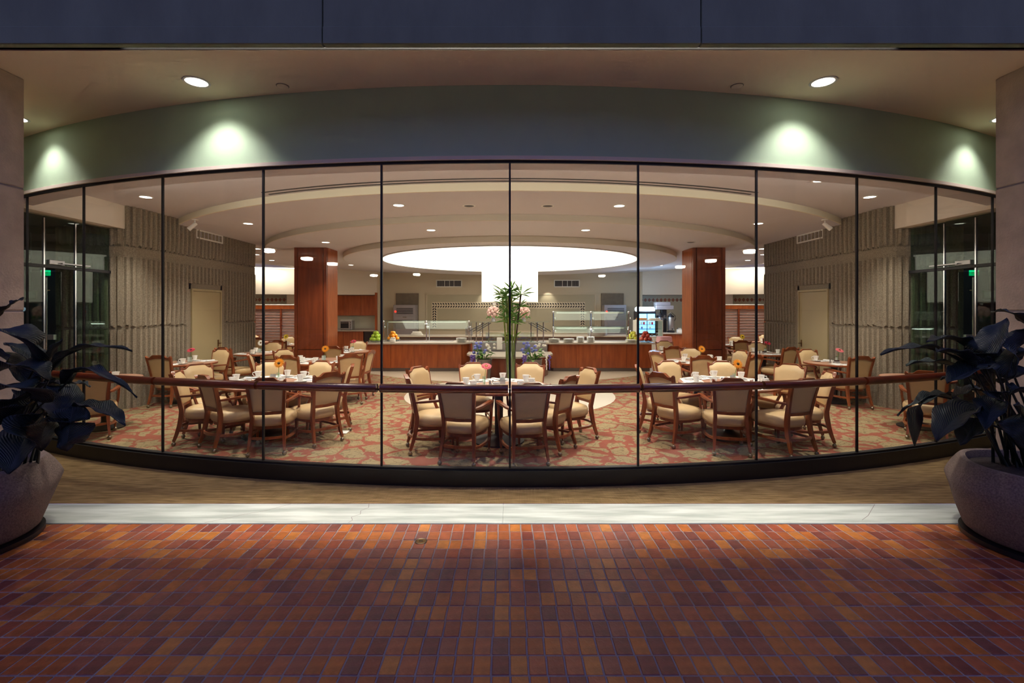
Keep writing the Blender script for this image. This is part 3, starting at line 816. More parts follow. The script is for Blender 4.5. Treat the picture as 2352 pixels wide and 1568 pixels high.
# front serving counters
def serving_counter(x0, x1, side, label):
    c = tag(empty('serving_counter', ((x0 + x1) / 2, 14.35, 0)), label, 'counter', 'buffet serving counters')
    w = x1 - x0; h = w / 2
    pol = [(-h, -.5), (h, -.5), (h, .5), (-h, .5)]
    pol = [(-h, -.5), (h - .02, -.5), (h + .2, -.2), (h + .2, .5), (-h, .5)] if side < 0 else [(-h + .02, -.5), (h, -.5), (h, .5), (-h - .2, .5), (-h - .2, -.2)]
    MB().prism(pol, .1, .79).build('body', M['wood'], c)
    n = 4
    for i in range(n):
        mb = MB(); mb.box((-h + w * (i + .5) / n, -.508, .445), (w / n - .006, .016, .68), bev=.002); mb.build('front_panel', M['wood'], c)
    k = [(p[0] * .97, p[1] * .94) for p in pol]
    MB().prism(k, 0, .1).build('toe_kick', M['toe'], c)
    return c, pol
for side, x0, x1, lb in ((-1, -4.14, -1.40, 'cherry wood serving counter on the left of the buffet, below the fruit'), (1, 1.20, 4.10, 'cherry wood serving counter on the right of the buffet, below stacked plates')):
    c, pol = serving_counter(x0, x1, side, lb)
    t = tag(empty('worktop', ((x0 + x1) / 2, 14.35, 0)), 'pale stone worktop on the ' + ('left' if side < 0 else 'right') + ' serving counter', 'worktop', 'buffet worktops')
    p2 = [(p[0] * 1.055, p[1] * 1.14) for p in pol]
    MB().prism(p2, .792, .835).build('slab', M['stone_top'], t)
    mb = MB(); mb.box((0, .2, .838), ((x1 - x0) * .78, .42, .006)); mb.build('steel_well', M['steel'], t)

# middle low counter with a bowed front
mid = tag(empty('middle_counter', (0, 13.0, 0)), 'low bowed cherry counter in the middle of the buffet behind the flowers', 'counter')
pf = [(-1.12 + 2.24 * i / 16, .1 - .85 * (1 - (2 * i / 16 - 1) ** 2) ** .5 * 1.0) for i in range(17)]
MB().prism([(x * .93, y * .93 + .03) for x, y in pf] + [(1.04, .75), (-1.04, .75)], 0, .535).build('body', M['wood_dark'], mid, smooth=30)
MB().prism([(x * 1.05, y * 1.05) for x, y in pf] + [(1.18, .75), (-1.18, .75)], .537, .585).build('top', M['stone_top'], mid, smooth=30)
# griddle hood frame and plate dispensers behind it
fr = tag(empty('steel_serving_frame', (0, 14.3, 0)), 'steel serving frame with posts and brackets in the middle of the buffet', 'serving frame')
mb = MB(); mb.box((0, 0, .42), (2.2, .7, .84), bev=.01); mb.build('base', M['steel'], fr)
for xx in (-.98, -.8, -.62, .62, .8, .98):
    MB().tube([(xx, -.3, .84), (xx, -.3, 1.42)], .018, 8).build('post', M['chrome'], fr, smooth=40)
for s in (-1, 1):
    for j in range(3):
        MB().tube([(s * (.55 + .1 * j), -.3, 1.40), (s * (.95 + .12 * j), -.42, 1.16)], .012, 6).build('bracket', M['appliance_dark'], fr)
    mb = MB(); mb.box((s * .80, -.30, 1.43), (.75, .34, .014), bev=.003); mb.build('shelf', M['glass_shelf'], fr)
mb = MB(); mb.box((-.43, -.36, .985), (.55, .02, .28), bev=.01); mb.build('tray_guard', M['glass_shelf'], fr)
mb = MB(); mb.box((.43, -.36, .985), (.55, .02, .28), bev=.01); mb.build('tray_guard', M['glass_shelf'], fr)
mb = MB(); mb.box((-.30, -.40, .80), (.16, .03, .36), bev=.012); mb.build('white_guard', M['china'], fr)

# sneeze guards
def sneeze(x0, x1, y, tiers, label):
    g = tag(empty('sneeze_guard', (0, y, .836)), label, 'sneeze guard', 'buffet sneeze guards')
    n = 2; w = (x1 - x0)
    for i in range(n + 1):
        xx = x0 + w * i / n
        MB().tube([(xx, 0, 0), (xx, 0, tiers[0][0] - .836)], .016, 8).build('post', M['chrome'], g, smooth=40)
        MB().tube([(xx + .03, .34, 0), (xx + .03, .34, tiers[0][0] - .90)], .014, 8).build('post', M['steel'], g, smooth=40)
        for (zt, zb) in tiers:
            mb = MB(); mb.ball((xx, -.03, zt - .836 - .03), .035, 8, 5); mb.ball((xx + .05, -.08, zb - .836 + .05), .03, 8, 5)
            mb.build('clamp', M['chrome'], g, smooth=60)
    for (zt, zb) in tiers:
        for i in range(n):
            a, b = x0 + w * i / n + .03, x0 + w * (i + 1) / n - .03
            m_ = MB(); za, zz = zt - .836, zb - .836
            m_.add([(a, .02, za), (b, .02, za), (b, -.16, zz), (a, -.16, zz), (a, .03, za), (b, .03, za), (b, -.15, zz - .004), (a, -.15, zz - .004)],
                   [(0, 1, 2, 3), (7, 6, 5, 4), (0, 4, 5, 1), (1, 5, 6, 2), (2, 6, 7, 3), (3, 7, 4, 0)])
            m_.build('front_pane', M['glass_shelf'], g)
            m_ = MB(); m_.box(((a + b) / 2, .19, za + .006), (b - a, .36, .010)); m_.build('shelf_pane', M['glass_shelf'], g)
            m_ = MB(); m_.box(((a + b) / 2, .16, za - .05), (b - a - .15, .07, .035), bev=.006); m_.build('heat_lamp', M['china'], g)
    return g
sneeze(-3.78, -1.22, 14.35, [(1.46, 1.22)], 'glass sneeze guard on chrome posts over the left serving counter')
sneeze(1.30, 3.55, 14.35, [(1.74, 1.48), (1.28, 1.10)], 'two tier glass sneeze guard over the right serving counter')
for s, x in ((-1, -2.5), (1, 2.4)):
    lamp('heat_lamp_glow', 'AREA', (x, 14.5, 1.36 if s < 0 else 1.2), 14, (1, .97, .9), size=1.9, size_y=.1, aim=(x, 14.35, .8))

# rear cooking line
rl = tag(empty('rear_counter', (0, 17.2, 0)), 'long steel and stone rear counter behind the serving line', 'counter')
MB().box((0, 0, .41), (8.4, .8, .82)).build('body', M['wood_dark'], rl)
MB().box((0, -.02, .85), (8.5, .9, .05), bev=.006).build('worktop', M['stone_top'], rl)
MB().box((0, -.42, .76), (8.2, .02, .06)).build('front_edge', M['toe'], rl)
for x, w, h, m, lb in ((-3.3, .42, .22, 'white', 'white bundled towels on the rear counter behind the left sneeze guard'), (-1.45, .26, .26, 'steel', 'steel stock pot on the rear counter left of the drum'), (3.1, .7, .28, 'steel', 'steel warming box on the rear counter behind the right guard')):
    it = tag(empty('counter_item', (x, 17.0, .876)), lb, 'container' if m == 'steel' else 'towels')
    if m == 'steel':
        MB().lathe([(w * .48, 0), (w * .5, .02), (w * .5, h), (w * .46, h)], (0, 0, 0), 20).build('body', M['steel'], it, smooth=40)
        MB().lathe([(w * .5, h), (w * .5, h + .015), (.03, h + .04), (.02, h + .07)], (0, 0, 0), 20).build('lid', M['steel'], it, smooth=40)
    else:
        for i in range(3):
            mb = MB(); mb.box((0, 0, .02 + i * .045), (w - i * .05, .3, .04), .1 * i, bev=.015); mb.build('towel', M['white'], it, smooth=60)
# faucet
fa = tag(empty('faucet', (-1.05, 16.95, .876)), 'slim chrome faucet on the rear counter left of the drum', 'faucet')
MB().lathe([(.03, 0), (.03, .03), (.014, .04), (.014, .1)], (0, 0, 0), 12).build('base', M['chrome'], fa, smooth=40)
MB().tube([(0, 0, .08), (0, 0, .36), (0, -.04, .42), (0, -.14, .44), (0, -.2, .38)], .013, 8).build('spout', M['chrome'], fa, smooth=60)
MB().tube([(0, 0, .09), (.10, 0, .14)], .009, 6).build('lever', M['chrome'], fa)

# upright ovens / refrigerators in wall alcoves
for s in (-1, 1):
    nm = 'left' if s < 0 else 'right'
    x = s * 4.58
    rf = tag(empty('upright_refrigerator', (x, 21.1, 0)), 'grey steel upright refrigerator with red lamp, ' + nm + ' side of the kitchen wall', 'refrigerator', 'kitchen refrigerators')
    MB().box((0, 0, 1.0), (.96, .62, 1.98), bev=.01).build('body', M['appliance'], rf)
    dd = MB().box((0.02, -.325, .78), (.86, .03, 1.42), bev=.008).build('door', M['appliance'], rf)
    MB().tube([(-.36, -.37, .85), (-.36, -.37, 1.25)], .012, 8).build('handle', M['chrome'], dd)
    for i in range(4):
        MB().box((.02, -.325, 1.62 + i * .07), (.72, .02, .035)).build('vent_slat', M['appliance_dark'], rf)
    MB().box((.02, -.345, 1.46), (.16, .006, .03)).build('name_plate', M['chrome'], rf)
    MB().lathe([(.045, 0), (.045, .02), (.02, .03)], (0, 0, 0), 14).build('indicator', M['redlamp'], rf, loc=(-.38, -.33, 1.70)).rotation_euler.x = math.radians(90)
    mb = MB(); mb.box((x, 21.40, 1.26), (1.0, .10, 2.5)); struct(mb.build('wall_alcove_' + nm, M['alcove']))  # flat darker panel on the wall in place of a shaded recess
    # supply grilles high on the kitchen wall
    gx = -2.72 if s < 0 else 2.55
    gr = tag(empty('supply_grille', (gx, 21.42, 2.95)), 'white framed supply grille high on the kitchen wall, ' + nm + ' of the drum', 'air vent', 'kitchen wall grilles')
    mb = MB()
    for xx in (-.56, .56): mb.box((xx, 0, 0), (.045, .05, .32))
    for zz in (-.145, .145): mb.box((0, 0, zz), (1.16, .05, .04))
    mb.build('frame', M['white'], gr)
    MB().box((0, .02, 0), (1.1, .01, .27)).build('backing', M['appliance_dark'], gr)
    for xx in (-.2, .02, .22): MB().box((xx, -.005, 0), (.02, .03, .26)).build('divider', M['white'], gr)
    for i in range(28): MB().box((-.52 + i * .0385, 0, 0), (.006, .02, .26)).build('slat', M['screw'], gr)
# tiled niche with leaf border
ni = tag(empty('tiled_niche', (0, 21.43, 0)), 'tiled kitchen wall panel framed by a dark leaf mosaic border', 'tile panel')
MB().box((.05, 0, 1.66), (7.5, .03, 1.60)).build('field', M['niche'], ni)
mb = MB()
for xx in (-3.72, 3.82): mb.box((xx, -.02, 1.66), (.05, .05, 1.64))
mb.box((.05, -.02, 2.48), (7.6, .05, .05)); mb.build('frame', M['wall_paint'], ni)
mb = MB(); mb.box((-.06, -.018, 1.975), (6.85, .012, .28)); mb.build('border', M['mosaic'], ni)
for xx in (-3.37, 3.25):
    mb = MB(); mb.box((xx, -.018, 1.40), (.23, .012, .86)); mb.build('border', M['mosaic'], ni)
lm = MB()
def mosaic_leaf(x, z, a, l=.072, w=.036):
    ca, sa = math.cos(a), math.sin(a)
    q = [(-l, 0), (0, -w), (l, 0), (0, w)]
    lm.add([(x + u * ca - v * sa, -.027, z + u * sa + v * ca) for u, v in q] + [(x + u * ca - v * sa, -.02, z + u * sa + v * ca) for u, v in q], [(0, 1, 2, 3), (0, 4, 5, 1), (1, 5, 6, 2), (2, 6, 7, 3), (3, 7, 4, 0)])
for i in range(60):
    x = -3.42 + i * .114
    mosaic_leaf(x, 2.04, -.8); mosaic_leaf(x, 1.915, .8)
for xx in (-3.37, 3.25):
    for i in range(8):
        z = 1.80 - i * .11
        mosaic_leaf(xx - .05, z, .9); mosaic_leaf(xx + .05, z, -.9)
o = lm.build('leaf_mosaic', M['leafdark'], ni); o['kind'] = 'stuff'
for x in (-1.1, 1.7):
    lamp('niche_wash', 'SPOT', (x, 21.1, 2.75), 26, WARM, size=.05, angle=80, blend=.8, aim=(x, 21.45, 1.8))

# left kitchenette: wall cabinets, base cabinets, worktop, toaster oven
cabinet('wall_cabinet', -8.05, -5.85, 21.2, 1.52, 2.42, .4, 3, 'cherry wall cabinets above the toaster oven')
cabinet('base_cabinet', -8.05, -6.35, 20.75, .1, .84, .6, 2, 'cherry base cabinet under the toaster oven')
it = tag(empty('worktop', (-6.9, 21.0, .87)), 'pale worktop under the toaster oven', 'worktop')
MB().box((0, 0, 0), (2.3, .7, .05), bev=.006).build('slab', M['stone_top'], it)
MB().box((0, .30, .06), (2.3, .03, .07)).build('upstand', M['stone_top'], it)
mb = MB(); mb.box((-6.95, 21.45, 1.2), (2.2, .05, .66)); struct(mb.build('wall_kitchenette_splash', M['tile_pale']))
uc = tag(empty('undercounter_fridge', (-6.08, 20.8, 0)), 'black undercounter fridge at the end of the left worktop', 'refrigerator')
MB().box((0, .25, .43), (.5, .5, .8), bev=.008).build('body', M['urn_black'], uc)
MB().box((0, -.015, .40), (.48, .03, .70), bev=.006).build('door', M['urn_black'], uc)
MB().box((0, -.035, .80), (.46, .02, .07)).build('control_panel', M['appliance_dark'], uc)
mb = MB(); mb.box((-5.78, 20.72, 1.26), (.09, .10, 2.52)); struct(mb.build('trim_kitchenette', M['wood']))
to = tag(empty('toaster_oven', (-7.1, 20.78, .896)), 'small white toaster oven with black window on the left worktop', 'toaster oven')
MB().box((0, .15, .21), (.52, .40, .40), bev=.02).build('body', M['steel'], to)
MB().box((-.05, -.058, .22), (.34, .015, .27), bev=.006).build('door', M['urn_black'], to)
MB().tube([(-.20, -.085, .31), (.10, -.085, .31)], .010, 8).build('handle', M['chrome'], to)
for i in range(4): MB().lathe([(.018, 0), (.014, .02)], (0, 0, 0), 10).build('knob', M['urn_black'], to, loc=(.2, -.055, .10 + i * .075)).rotation_euler.x = math.radians(90)
mb = MB(); mb.box((0, .13, .425), (.5, .34, .035), bev=.012); mb.build('tray', M['white'], to)
for xx in (-.2, .2): MB().box((xx, .0, .005), (.04, .04, .012)).build('foot', M['urn_black'], to)

# right side: beverage cooler, pastry case, coffee urns
bc = tag(empty('beverage_cooler', (5.32, 18.6, .0)), 'glowing blue glass door beverage cooler right of the buffet', 'beverage cooler')
MB().box((0, .3, .865), (.72, .6, 1.72), bev=.02).build('body', M['urn_black'], bc)
MB().box((0, -.012, 1.25), (.62, .02, .74)).build('lit_interior', M['cooler_light'], bc)
MB().lathe([(.36, 0), (.39, .05), (.39, .12), (.34, .17)], (0, .26, 1.72), 24, sy=.75).build('header', M['cooler_head'], bc, smooth=40)
MB().box((0, -.032, 1.25), (.025, .015, .76)).build('mullion', M['urn_black'], bc)
for z in (1.02, 1.2, 1.38): MB().box((0, -.028, z), (.60, .012, .012)).build('shelf', M['urn_black'], bc)
for i, (x, z) in enumerate(((-.22, 1.26), (-.12, 1.26), (.1, 1.26), (.2, 1.26), (-.2, 1.08), (.12, 1.08))):
    MB().box((x, -.03, z), (.07, .012, .10)).build('bottle', [M['whitep'], M['redp'], M['whitep'], M['redp'], M['bluep'], M['whitep']][i], bc)
lamp('cooler_glow', 'POINT', (5.5, 18.2, 2.1), 40, (.35, .62, 1), size=.25)
cabinet('pastry_stand', 4.35, 5.21, 16.35, .02, .835, .5, 2, 'white cabinet under the glass pastry case', m='white')
pc = tag(empty('pastry_case', (4.78, 16.6, .84)), 'small glass pastry case beside the red apples', 'pastry case')
MB().box((0, 0, .02), (.9, .5, .04), bev=.004).build('base', M['white'], pc)
for xx in (-.44, .44):
    MB().box((xx, 0, .30), (.025, .48, .54), bev=.003).build('side_frame', M['white'], pc)
MB().box((0, -.24, .30), (.86, .008, .5)).build('front_pane', M['glass_shelf'], pc)
MB().box((0, 0, .57), (.9, .5, .02), bev=.003).build('top', M['white'], pc)
MB().box((0, .05, .28), (.82, .34, .012)).build('shelf', M['glass_shelf'], pc)
for i in range(5): MB().ball((-.3 + i * .15, .0, .07), .05, 8, 5, sz=.6).build('pastry', M['wood_chair'], pc, smooth=60)
for i, (x, m) in enumerate(((-.22, 'grape'), (.22, 'white'))):
    t = tag(empty('serving_tray', (4.78 + x, 16.6, 1.421)), ['yellow pastry tray on top of the glass pastry case', 'white covered tray on top of the glass pastry case'][i], 'tray')
    MB().box((0, 0, .012), (.38, .34, .024), bev=.008).build('tray', M['white'], t)
    MB().box((0, 0, .05), (.32, .28, .05), bev=.02).build('food', M['orange' if i == 0 else 'china'], t, smooth=60)
st = tag(empty('coffee_counter', (6.62, 18.9, 0)), 'cherry counter carrying the coffee urns', 'counter')
MB().box((0, 0, .42), (1.76, .7, .82), bev=.005).build('body', M['wood'], st)
MB().box((0, 0, .86), (1.82, .8, .05), bev=.006).build('worktop', M['stone_top'], st)
for i, x in enumerate((5.90, 6.34)):
    u = tag(empty('coffee_urn', (x, 18.85, .885)), ('left' if i == 0 else 'right') + ' steel coffee urn on the coffee counter', 'coffee urn', 'coffee urns')
    MB().lathe([(.15, 0), (.15, .06), (.11, .08)], (0, 0, 0), 18).build('base', M['urn_black'], u, smooth=40)
    MB().lathe([(.13, .1), (.135, .12), (.135, .56), (.12, .6)], (0, 0, 0), 18).build('tank', M['steel'], u, smooth=40)
    MB().lathe([(.13, .6), (.12, .66), (.05, .70), (.03, .74)], (0, 0, 0), 18).build('lid', M['urn_black'], u, smooth=40)
    MB().tube([(0, -.12, .16), (0, -.20, .16), (0, -.21, .12)], .018, 8).build('tap', M['urn_black'], u)
    MB().tube([(-.14, 0, .45), (-.19, 0, .55), (-.17, 0, .66), (0, 0, .80), (.17, 0, .66), (.19, 0, .55), (.14, 0, .45)], .012, 6).build('carry_handle', M['urn_black'], u)
br = tag(empty('coffee_brewer', (6.12, 19.05, .885)), 'tall dark coffee brewer standing between the two urns', 'coffee brewer')
MB().box((0, .05, .45), (.2, .24, .9), bev=.012).build('tower', M['urn_black'], br)
MB().box((0, 0, .98), (.7, .34, .16), bev=.015).build('head', M['appliance'], br)
MB().box((-.05, .04, 1.13), (.6, .3, .14), bev=.015).build('tank', M['appliance'], br)
MB().box((0, -.09, .62), (.07, .02, .12)).build('display', M['steel'], br)
for i in range(3):
    x = 6.62 + i * .19
    cd = tag(empty('sugar_caddy', (x, 18.72, .885)), ['first', 'middle', 'last'][i] + ' white sachet caddy right of the coffee urns', 'caddy', 'sachet caddies')
    MB().box((0, 0, .065), (.16, .16, .13), bev=.006).build('box', M['china'], cd)
    for j in range(4): MB().box((-.045 + j * .03, 0, .15), (.02, .10, .06), .1, bev=.002).build('sachet', M['paper' if j % 2 else 'steel'], cd)
pk = tag(empty('napkin_stand', (4.8, 14.9, 0)), 'pink cloth draped over a stand at the right end of the buffet', 'cloth')
mb = MB()
def drape(u, v):
    a = 2 * math.pi * u
    r = .21 + .05 * (1 - v) + .012 * math.sin(a * 9) * (1 - v)
    c, s_ = math.cos(a), math.sin(a); q = (abs(c) ** 3.2 + abs(s_) ** 3.2) ** (-1 / 3.2)
    return (r * q * c, r * q * s_, .42 + .53 * v)
mb.grid(48, 8, drape, close_u=True); mb.build('drape', M['pink'], pk, smooth=60)
MB().lathe([(.215, .0), (.215, .01), (.01, .012)], (0, 0, .942), 24).build('top', M['pink'], pk)
for a in (-1, 1):
    for b in (-1, 1): MB().tube([(a * .13, b * .13, 0), (a * .13, b * .13, .9)], .012, 6).build('leg', M['steel'], pk)

# stacked plates on the right worktop, and on the left
def plates(x, y, n, r, label, z=.836):
    c = tag(empty('plate_stack', (x, y, z)), label, 'plates', 'stacked plates on the buffet')
    for i in range(n):
        MB().lathe([(r * .55, 0), (r * .6, .004), (r, .016), (r, .020), (r * .6, .009), (.01, .008)], (0, 0, i * .017), 24).build('plate', M['china'], c, smooth=40)
plates(1.30, 14.02, 6, .17, 'wide low plate stack at the left end of the right worktop')
plates(1.72, 13.98, 6, .16, 'second plate stack from the left on the right worktop')
plates(2.06, 13.98, 9, .12, 'tall bowl-width plate stack third from the left on the right worktop')
plates(2.36, 13.98, 9, .12, 'tall plate stack fourth from the left on the right worktop')
plates(-1.42, 14.05, 7, .16, 'plate stack at the inner end of the left worktop')
plates(3.55, 14.02, 4, .17, 'low plate stack beside the yellow fruit on the right worktop')
nb = tag(empty('napkin_holder', (-3.42, 13.98, .836)), 'tilted white cup tray beside the oranges on the left worktop', 'holder')
MB().box((0, 0, .06), (.16, .14, .12), .2, bev=.02).build('box', M['china'], nb, smooth=50)
MB().box((0.02, -.02, .13), (.13, .10, .02), .2, bev=.005).build('napkins', M['paper'], nb)
# fruit, every piece on its own
def fruit_pile(x, y, m, n, r, name, cat, label, group, squash=.92):
    bowl = tag(empty('fruit_bowl', (x, y, .836)), 'shallow glass bowl holding the ' + group, 'bowl', None)
    MB().lathe([(.10, 0), (.18, .02), (.22, .06), (.215, .06), (.17, .026), (.01, .012)], (0, 0, 0), 28).build('dish', M['glass_shelf'], bowl, smooth=50)
    b = MB(); prof = [(r * math.sin(math.pi * i / 8) * (1.0 if i > 1 else .98), -r * squash * math.cos(math.pi * i / 8) * (1 - (.12 if i in (0, 8) else 0))) for i in range(9)]
    prof[0] = (.001, prof[0][1]); prof[-1] = (.001, prof[-1][1]); b.lathe(prof, (0, 0, 0), 14)
    me = b.mesh(name, M[m], 60)
    sm = MB().tube([(0, 0, r * .7), (.004, 0, r * 1.12)], .004, 5).mesh('stem', M['bamboo_dark'])
    rnd = random.Random(n)
    spots = []
    for lv, cnt, rad, zz in ((0, n // 2, .13, .09), (1, n // 3, .085, .09 + r * 1.5), (2, n - n // 2 - n // 3, .03, .09 + r * 2.9)):
        for i in range(cnt):
            a = 2 * math.pi * (i + .3 * lv) / max(cnt, 1)
            spots.append((rad * math.cos(a), rad * math.sin(a), zz))
    for p in spots:
        o = tag(empty(name, (x + p[0], y + p[1], .836 + p[2])), label, cat, group)
        for me_, nm in ((me, 'flesh'), (sm, 'stem')):
            q = bpy.data.objects.new(nm, me_); COL.objects.link(q); q.parent = o
        o.rotation_euler = (rnd.uniform(-.5, .5), rnd.uniform(-.5, .5), rnd.uniform(0, 6))
fruit_pile(-3.92, 14.05, 'apple_g', 14, .062, 'green_apple', 'apple', 'green apple in the pile at the left end of the buffet', 'green apples')
fruit_pile(-3.52, 14.45, 'orange', 11, .056, 'orange_fruit', 'orange', 'orange in the pile beside the green apples', 'oranges')
fruit_pile(3.72, 14.45, 'grape', 11, .056, 'yellow_pear', 'pear', 'yellow green fruit in the pile on the right worktop', 'yellow fruit')
fruit_pile(3.98, 14.05, 'apple_r', 14, .062, 'red_apple', 'apple', 'red apple in the pile at the right end of the buffet', 'red apples')

# ================================================================== FLOWERS OF THE BUFFET
def blossom_ball(x, y, z, label):
    v = tag(empty('flower_ball', (x, y, z)), label, 'flowers', 'pink flower balls')
    MB().lathe([(.06, -.15), (.07, -.145), (.05, -.08), (.09, -.02), (.085, -.02)], (0, 0, 0), 16).build('vase', M['steel'], v, smooth=40)
    rnd = random.Random(int(x * 100))
    for i in range(34):
        a = i * 2.399; zz = 1 - 2 * (i + .5) / 34; rr = math.sqrt(1 - zz * zz)
        c = (rr * math.cos(a) * .155, rr * math.sin(a) * .155, .12 + zz * .145)
        b = MB(); b.ball(c, .052, 7, 4); b.build('blossom', M['blush'], v, smooth=60)
    for i in range(6):
        a = i * 1.05
        MB().tube([(.03 * math.cos(a), .03 * math.sin(a), -.04), (.16 * math.cos(a), .16 * math.sin(a), .0), (.22 * math.cos(a), .22 * math.sin(a), -.07)], [.01, .03, .004], 4).build('leaf', M['green'], v)
    mb = MB(); mb.box((.02, -.02, .36), (.09, .004, .06)); mb.tube([(.02, -.02, .2), (.02, -.02, .34)], .003, 4); mb.build('card', M['paper'], v)
blossom_ball(-.48, 14.05, 1.59, 'round pink flower ball left of the bamboo')
blossom_ball(.40, 14.05, 1.59, 'round pink flower ball right of the bamboo')
def bucket_bouquet(x, y, label, seed):
    b = tag(empty('flower_bucket', (x, y, 0)), label, 'flower bucket', 'grey buckets of blue flowers')
    MB().lathe([(.13, 0), (.14, .01), (.20, .56), (.205, .57), (.195, .57), (.19, .5), (.01, .5)], (0, 0, 0), 22).build('bucket', M['toe'], b, smooth=40)
    rnd = random.Random(seed)
    def lf(p, q, w, nm='leaf', m='green'):
        p, q = Vector(p), Vector(q); d = q - p; n = d.cross(Vector((0, 0, 1))); n = n.normalized() if n.length > 1e-4 else Vector((1, 0, 0))
        mdl = (p + q) / 2 + Vector((0, 0, .03))
        t = MB(); t.add([p, mdl - n * w, q, mdl + n * w, mdl - Vector((0, 0, .012))], [(0, 1, 2), (0, 2, 3), (0, 4, 1), (1, 4, 2), (2, 4, 3), (3, 4, 0)]); t.build(nm, M[m], b)
    for i in range(26):
        a = rnd.uniform(0, 6.28); r0 = rnd.uniform(.05, .16); r1 = rnd.uniform(.18, .36); z = .55 + rnd.uniform(0, .2)
        lf((r0 * math.cos(a), r0 * math.sin(a), z), (r1 * math.cos(a), r1 * math.sin(a), z + rnd.uniform(-.12, .12)), rnd.uniform(.03, .06))
    for i in range(16):     # blue rounded blossoms, upper outer side
        a = rnd.uniform(0, 6.28); r = rnd.uniform(.02, .20)
        px, pz = (-.14 if x < 0 else -.12) + r * math.cos(a), .84 + r * math.sin(a) * .8
        py = rnd.uniform(-.14, .1)
        t = MB(); t.ball((px, py, pz), .042, 8, 5, sz=.8); t.build('blue_blossom', M['bluep'], b, smooth=60)
        MB().tube([(0, 0, .5), (px * .6, py * .6, .66), (px, py, pz)], .004, 4).build('stalk', M['green'], b)
    for i in range(9):      # white blossoms
        px, py, pz = rnd.uniform(.02, .28), rnd.uniform(-.16, .1), rnd.uniform(.68, .95)
        t = MB(); t.ball((px, py, pz), .036, 8, 5, sz=.8); t.build('white_blossom', M['whitep'], b, smooth=60)
    for j, (sx, m, nm) in enumerate(((-.27, 'purplep', 'purple_raceme'), (-.22, 'purplep', 'purple_raceme'), (.30 if x > 0 else -.18, 'whitep', 'white_raceme'), (.38 if x > 0 else -.30, 'purplep', 'purple_raceme'))):
        t = MB(); yy = -.14 + .02 * j
        for i in range(15):
            u = i / 14; t.ball((sx + rnd.uniform(-.03, .03) * (1 - u), yy + rnd.uniform(-.03, .03) * (1 - u), .66 - .34 * u), .026 * (1 - .5 * u), 6, 4)
        t.build(nm, M[m], b, smooth=60)
bucket_bouquet(-.64, 11.85, 'grey metal bucket of blue and purple flowers left of the bamboo', 3)
bucket_bouquet(.60, 11.85, 'grey metal bucket of blue flowers with a white raceme, right of the bamboo', 8)
# tall bamboo vase
bv = tag(empty('bamboo_vase', (.02, 11.7, 0)), 'tall clear glass vase with green bamboo stalks in the middle of the room', 'vase')
MB().lathe([(.10, 0), (.10, .02), (.11, .05), (.135, .98), (.128, .98), (.103, .06), (.01, .03)], (0, 0, 0), 28).build('vase', M['glass_shelf'], bv, smooth=40)
rnd = random.Random(5)
stalks = [((-.05, .0), (-.20, .02), 2.12), ((-.02, .04), (-.11, .05), 2.2), ((.0, -.03), (-.06, -.03), 2.1), ((.05, .0), (.02, .05), 2.28), ((.06, .02), (.12, .0), 1.6), ((.02, .03), (.25, -.03), 2.18)]
for i, (p, q, h) in enumerate(stalks):
    pts = [(p[0] + (q[0] - p[0]) * u, p[1] + (q[1] - p[1]) * u, .06 + (h - .06) * u) for u in [j / 12 for j in range(13)]]
    rad = [.020 if j % 3 else .024 for j in range(13)]
    sk = MB().tube(pts, rad, 8).build('stalk', M['bamboo_dark' if i == 5 else 'bamboo'], bv, smooth=50)
    for c in range(2 if i in (4,) else 3):
        zc = h - .02 - c * .30 if i != 4 else 1.5 - c * .4
        u = (zc - .06) / (h - .06); cx, cy = p[0] + (q[0] - p[0]) * u, p[1] + (q[1] - p[1]) * u
        for l in range(14 if c == 0 else 9):
            a = rnd.uniform(0, 6.28); L_ = rnd.uniform(.20, .40); up = rnd.uniform(-.16, .26) + (.06 if c == 0 else 0)
            b0 = Vector((cx, cy, zc)); tip = b0 + Vector((L_ * math.cos(a), L_ * math.sin(a), up)); md = (b0 + tip) / 2 + Vector((0, 0, .035))
            n = Vector((-math.sin(a), math.cos(a), 0)) * .022
            t = MB(); t.add([b0, md - n, tip, md + n, md - Vector((0, 0, .004))], [(0, 1, 2), (0, 2, 3), (0, 4, 1), (1, 4, 2), (2, 4, 3), (3, 4, 0)]); t.build('leaf', M['green'], sk)
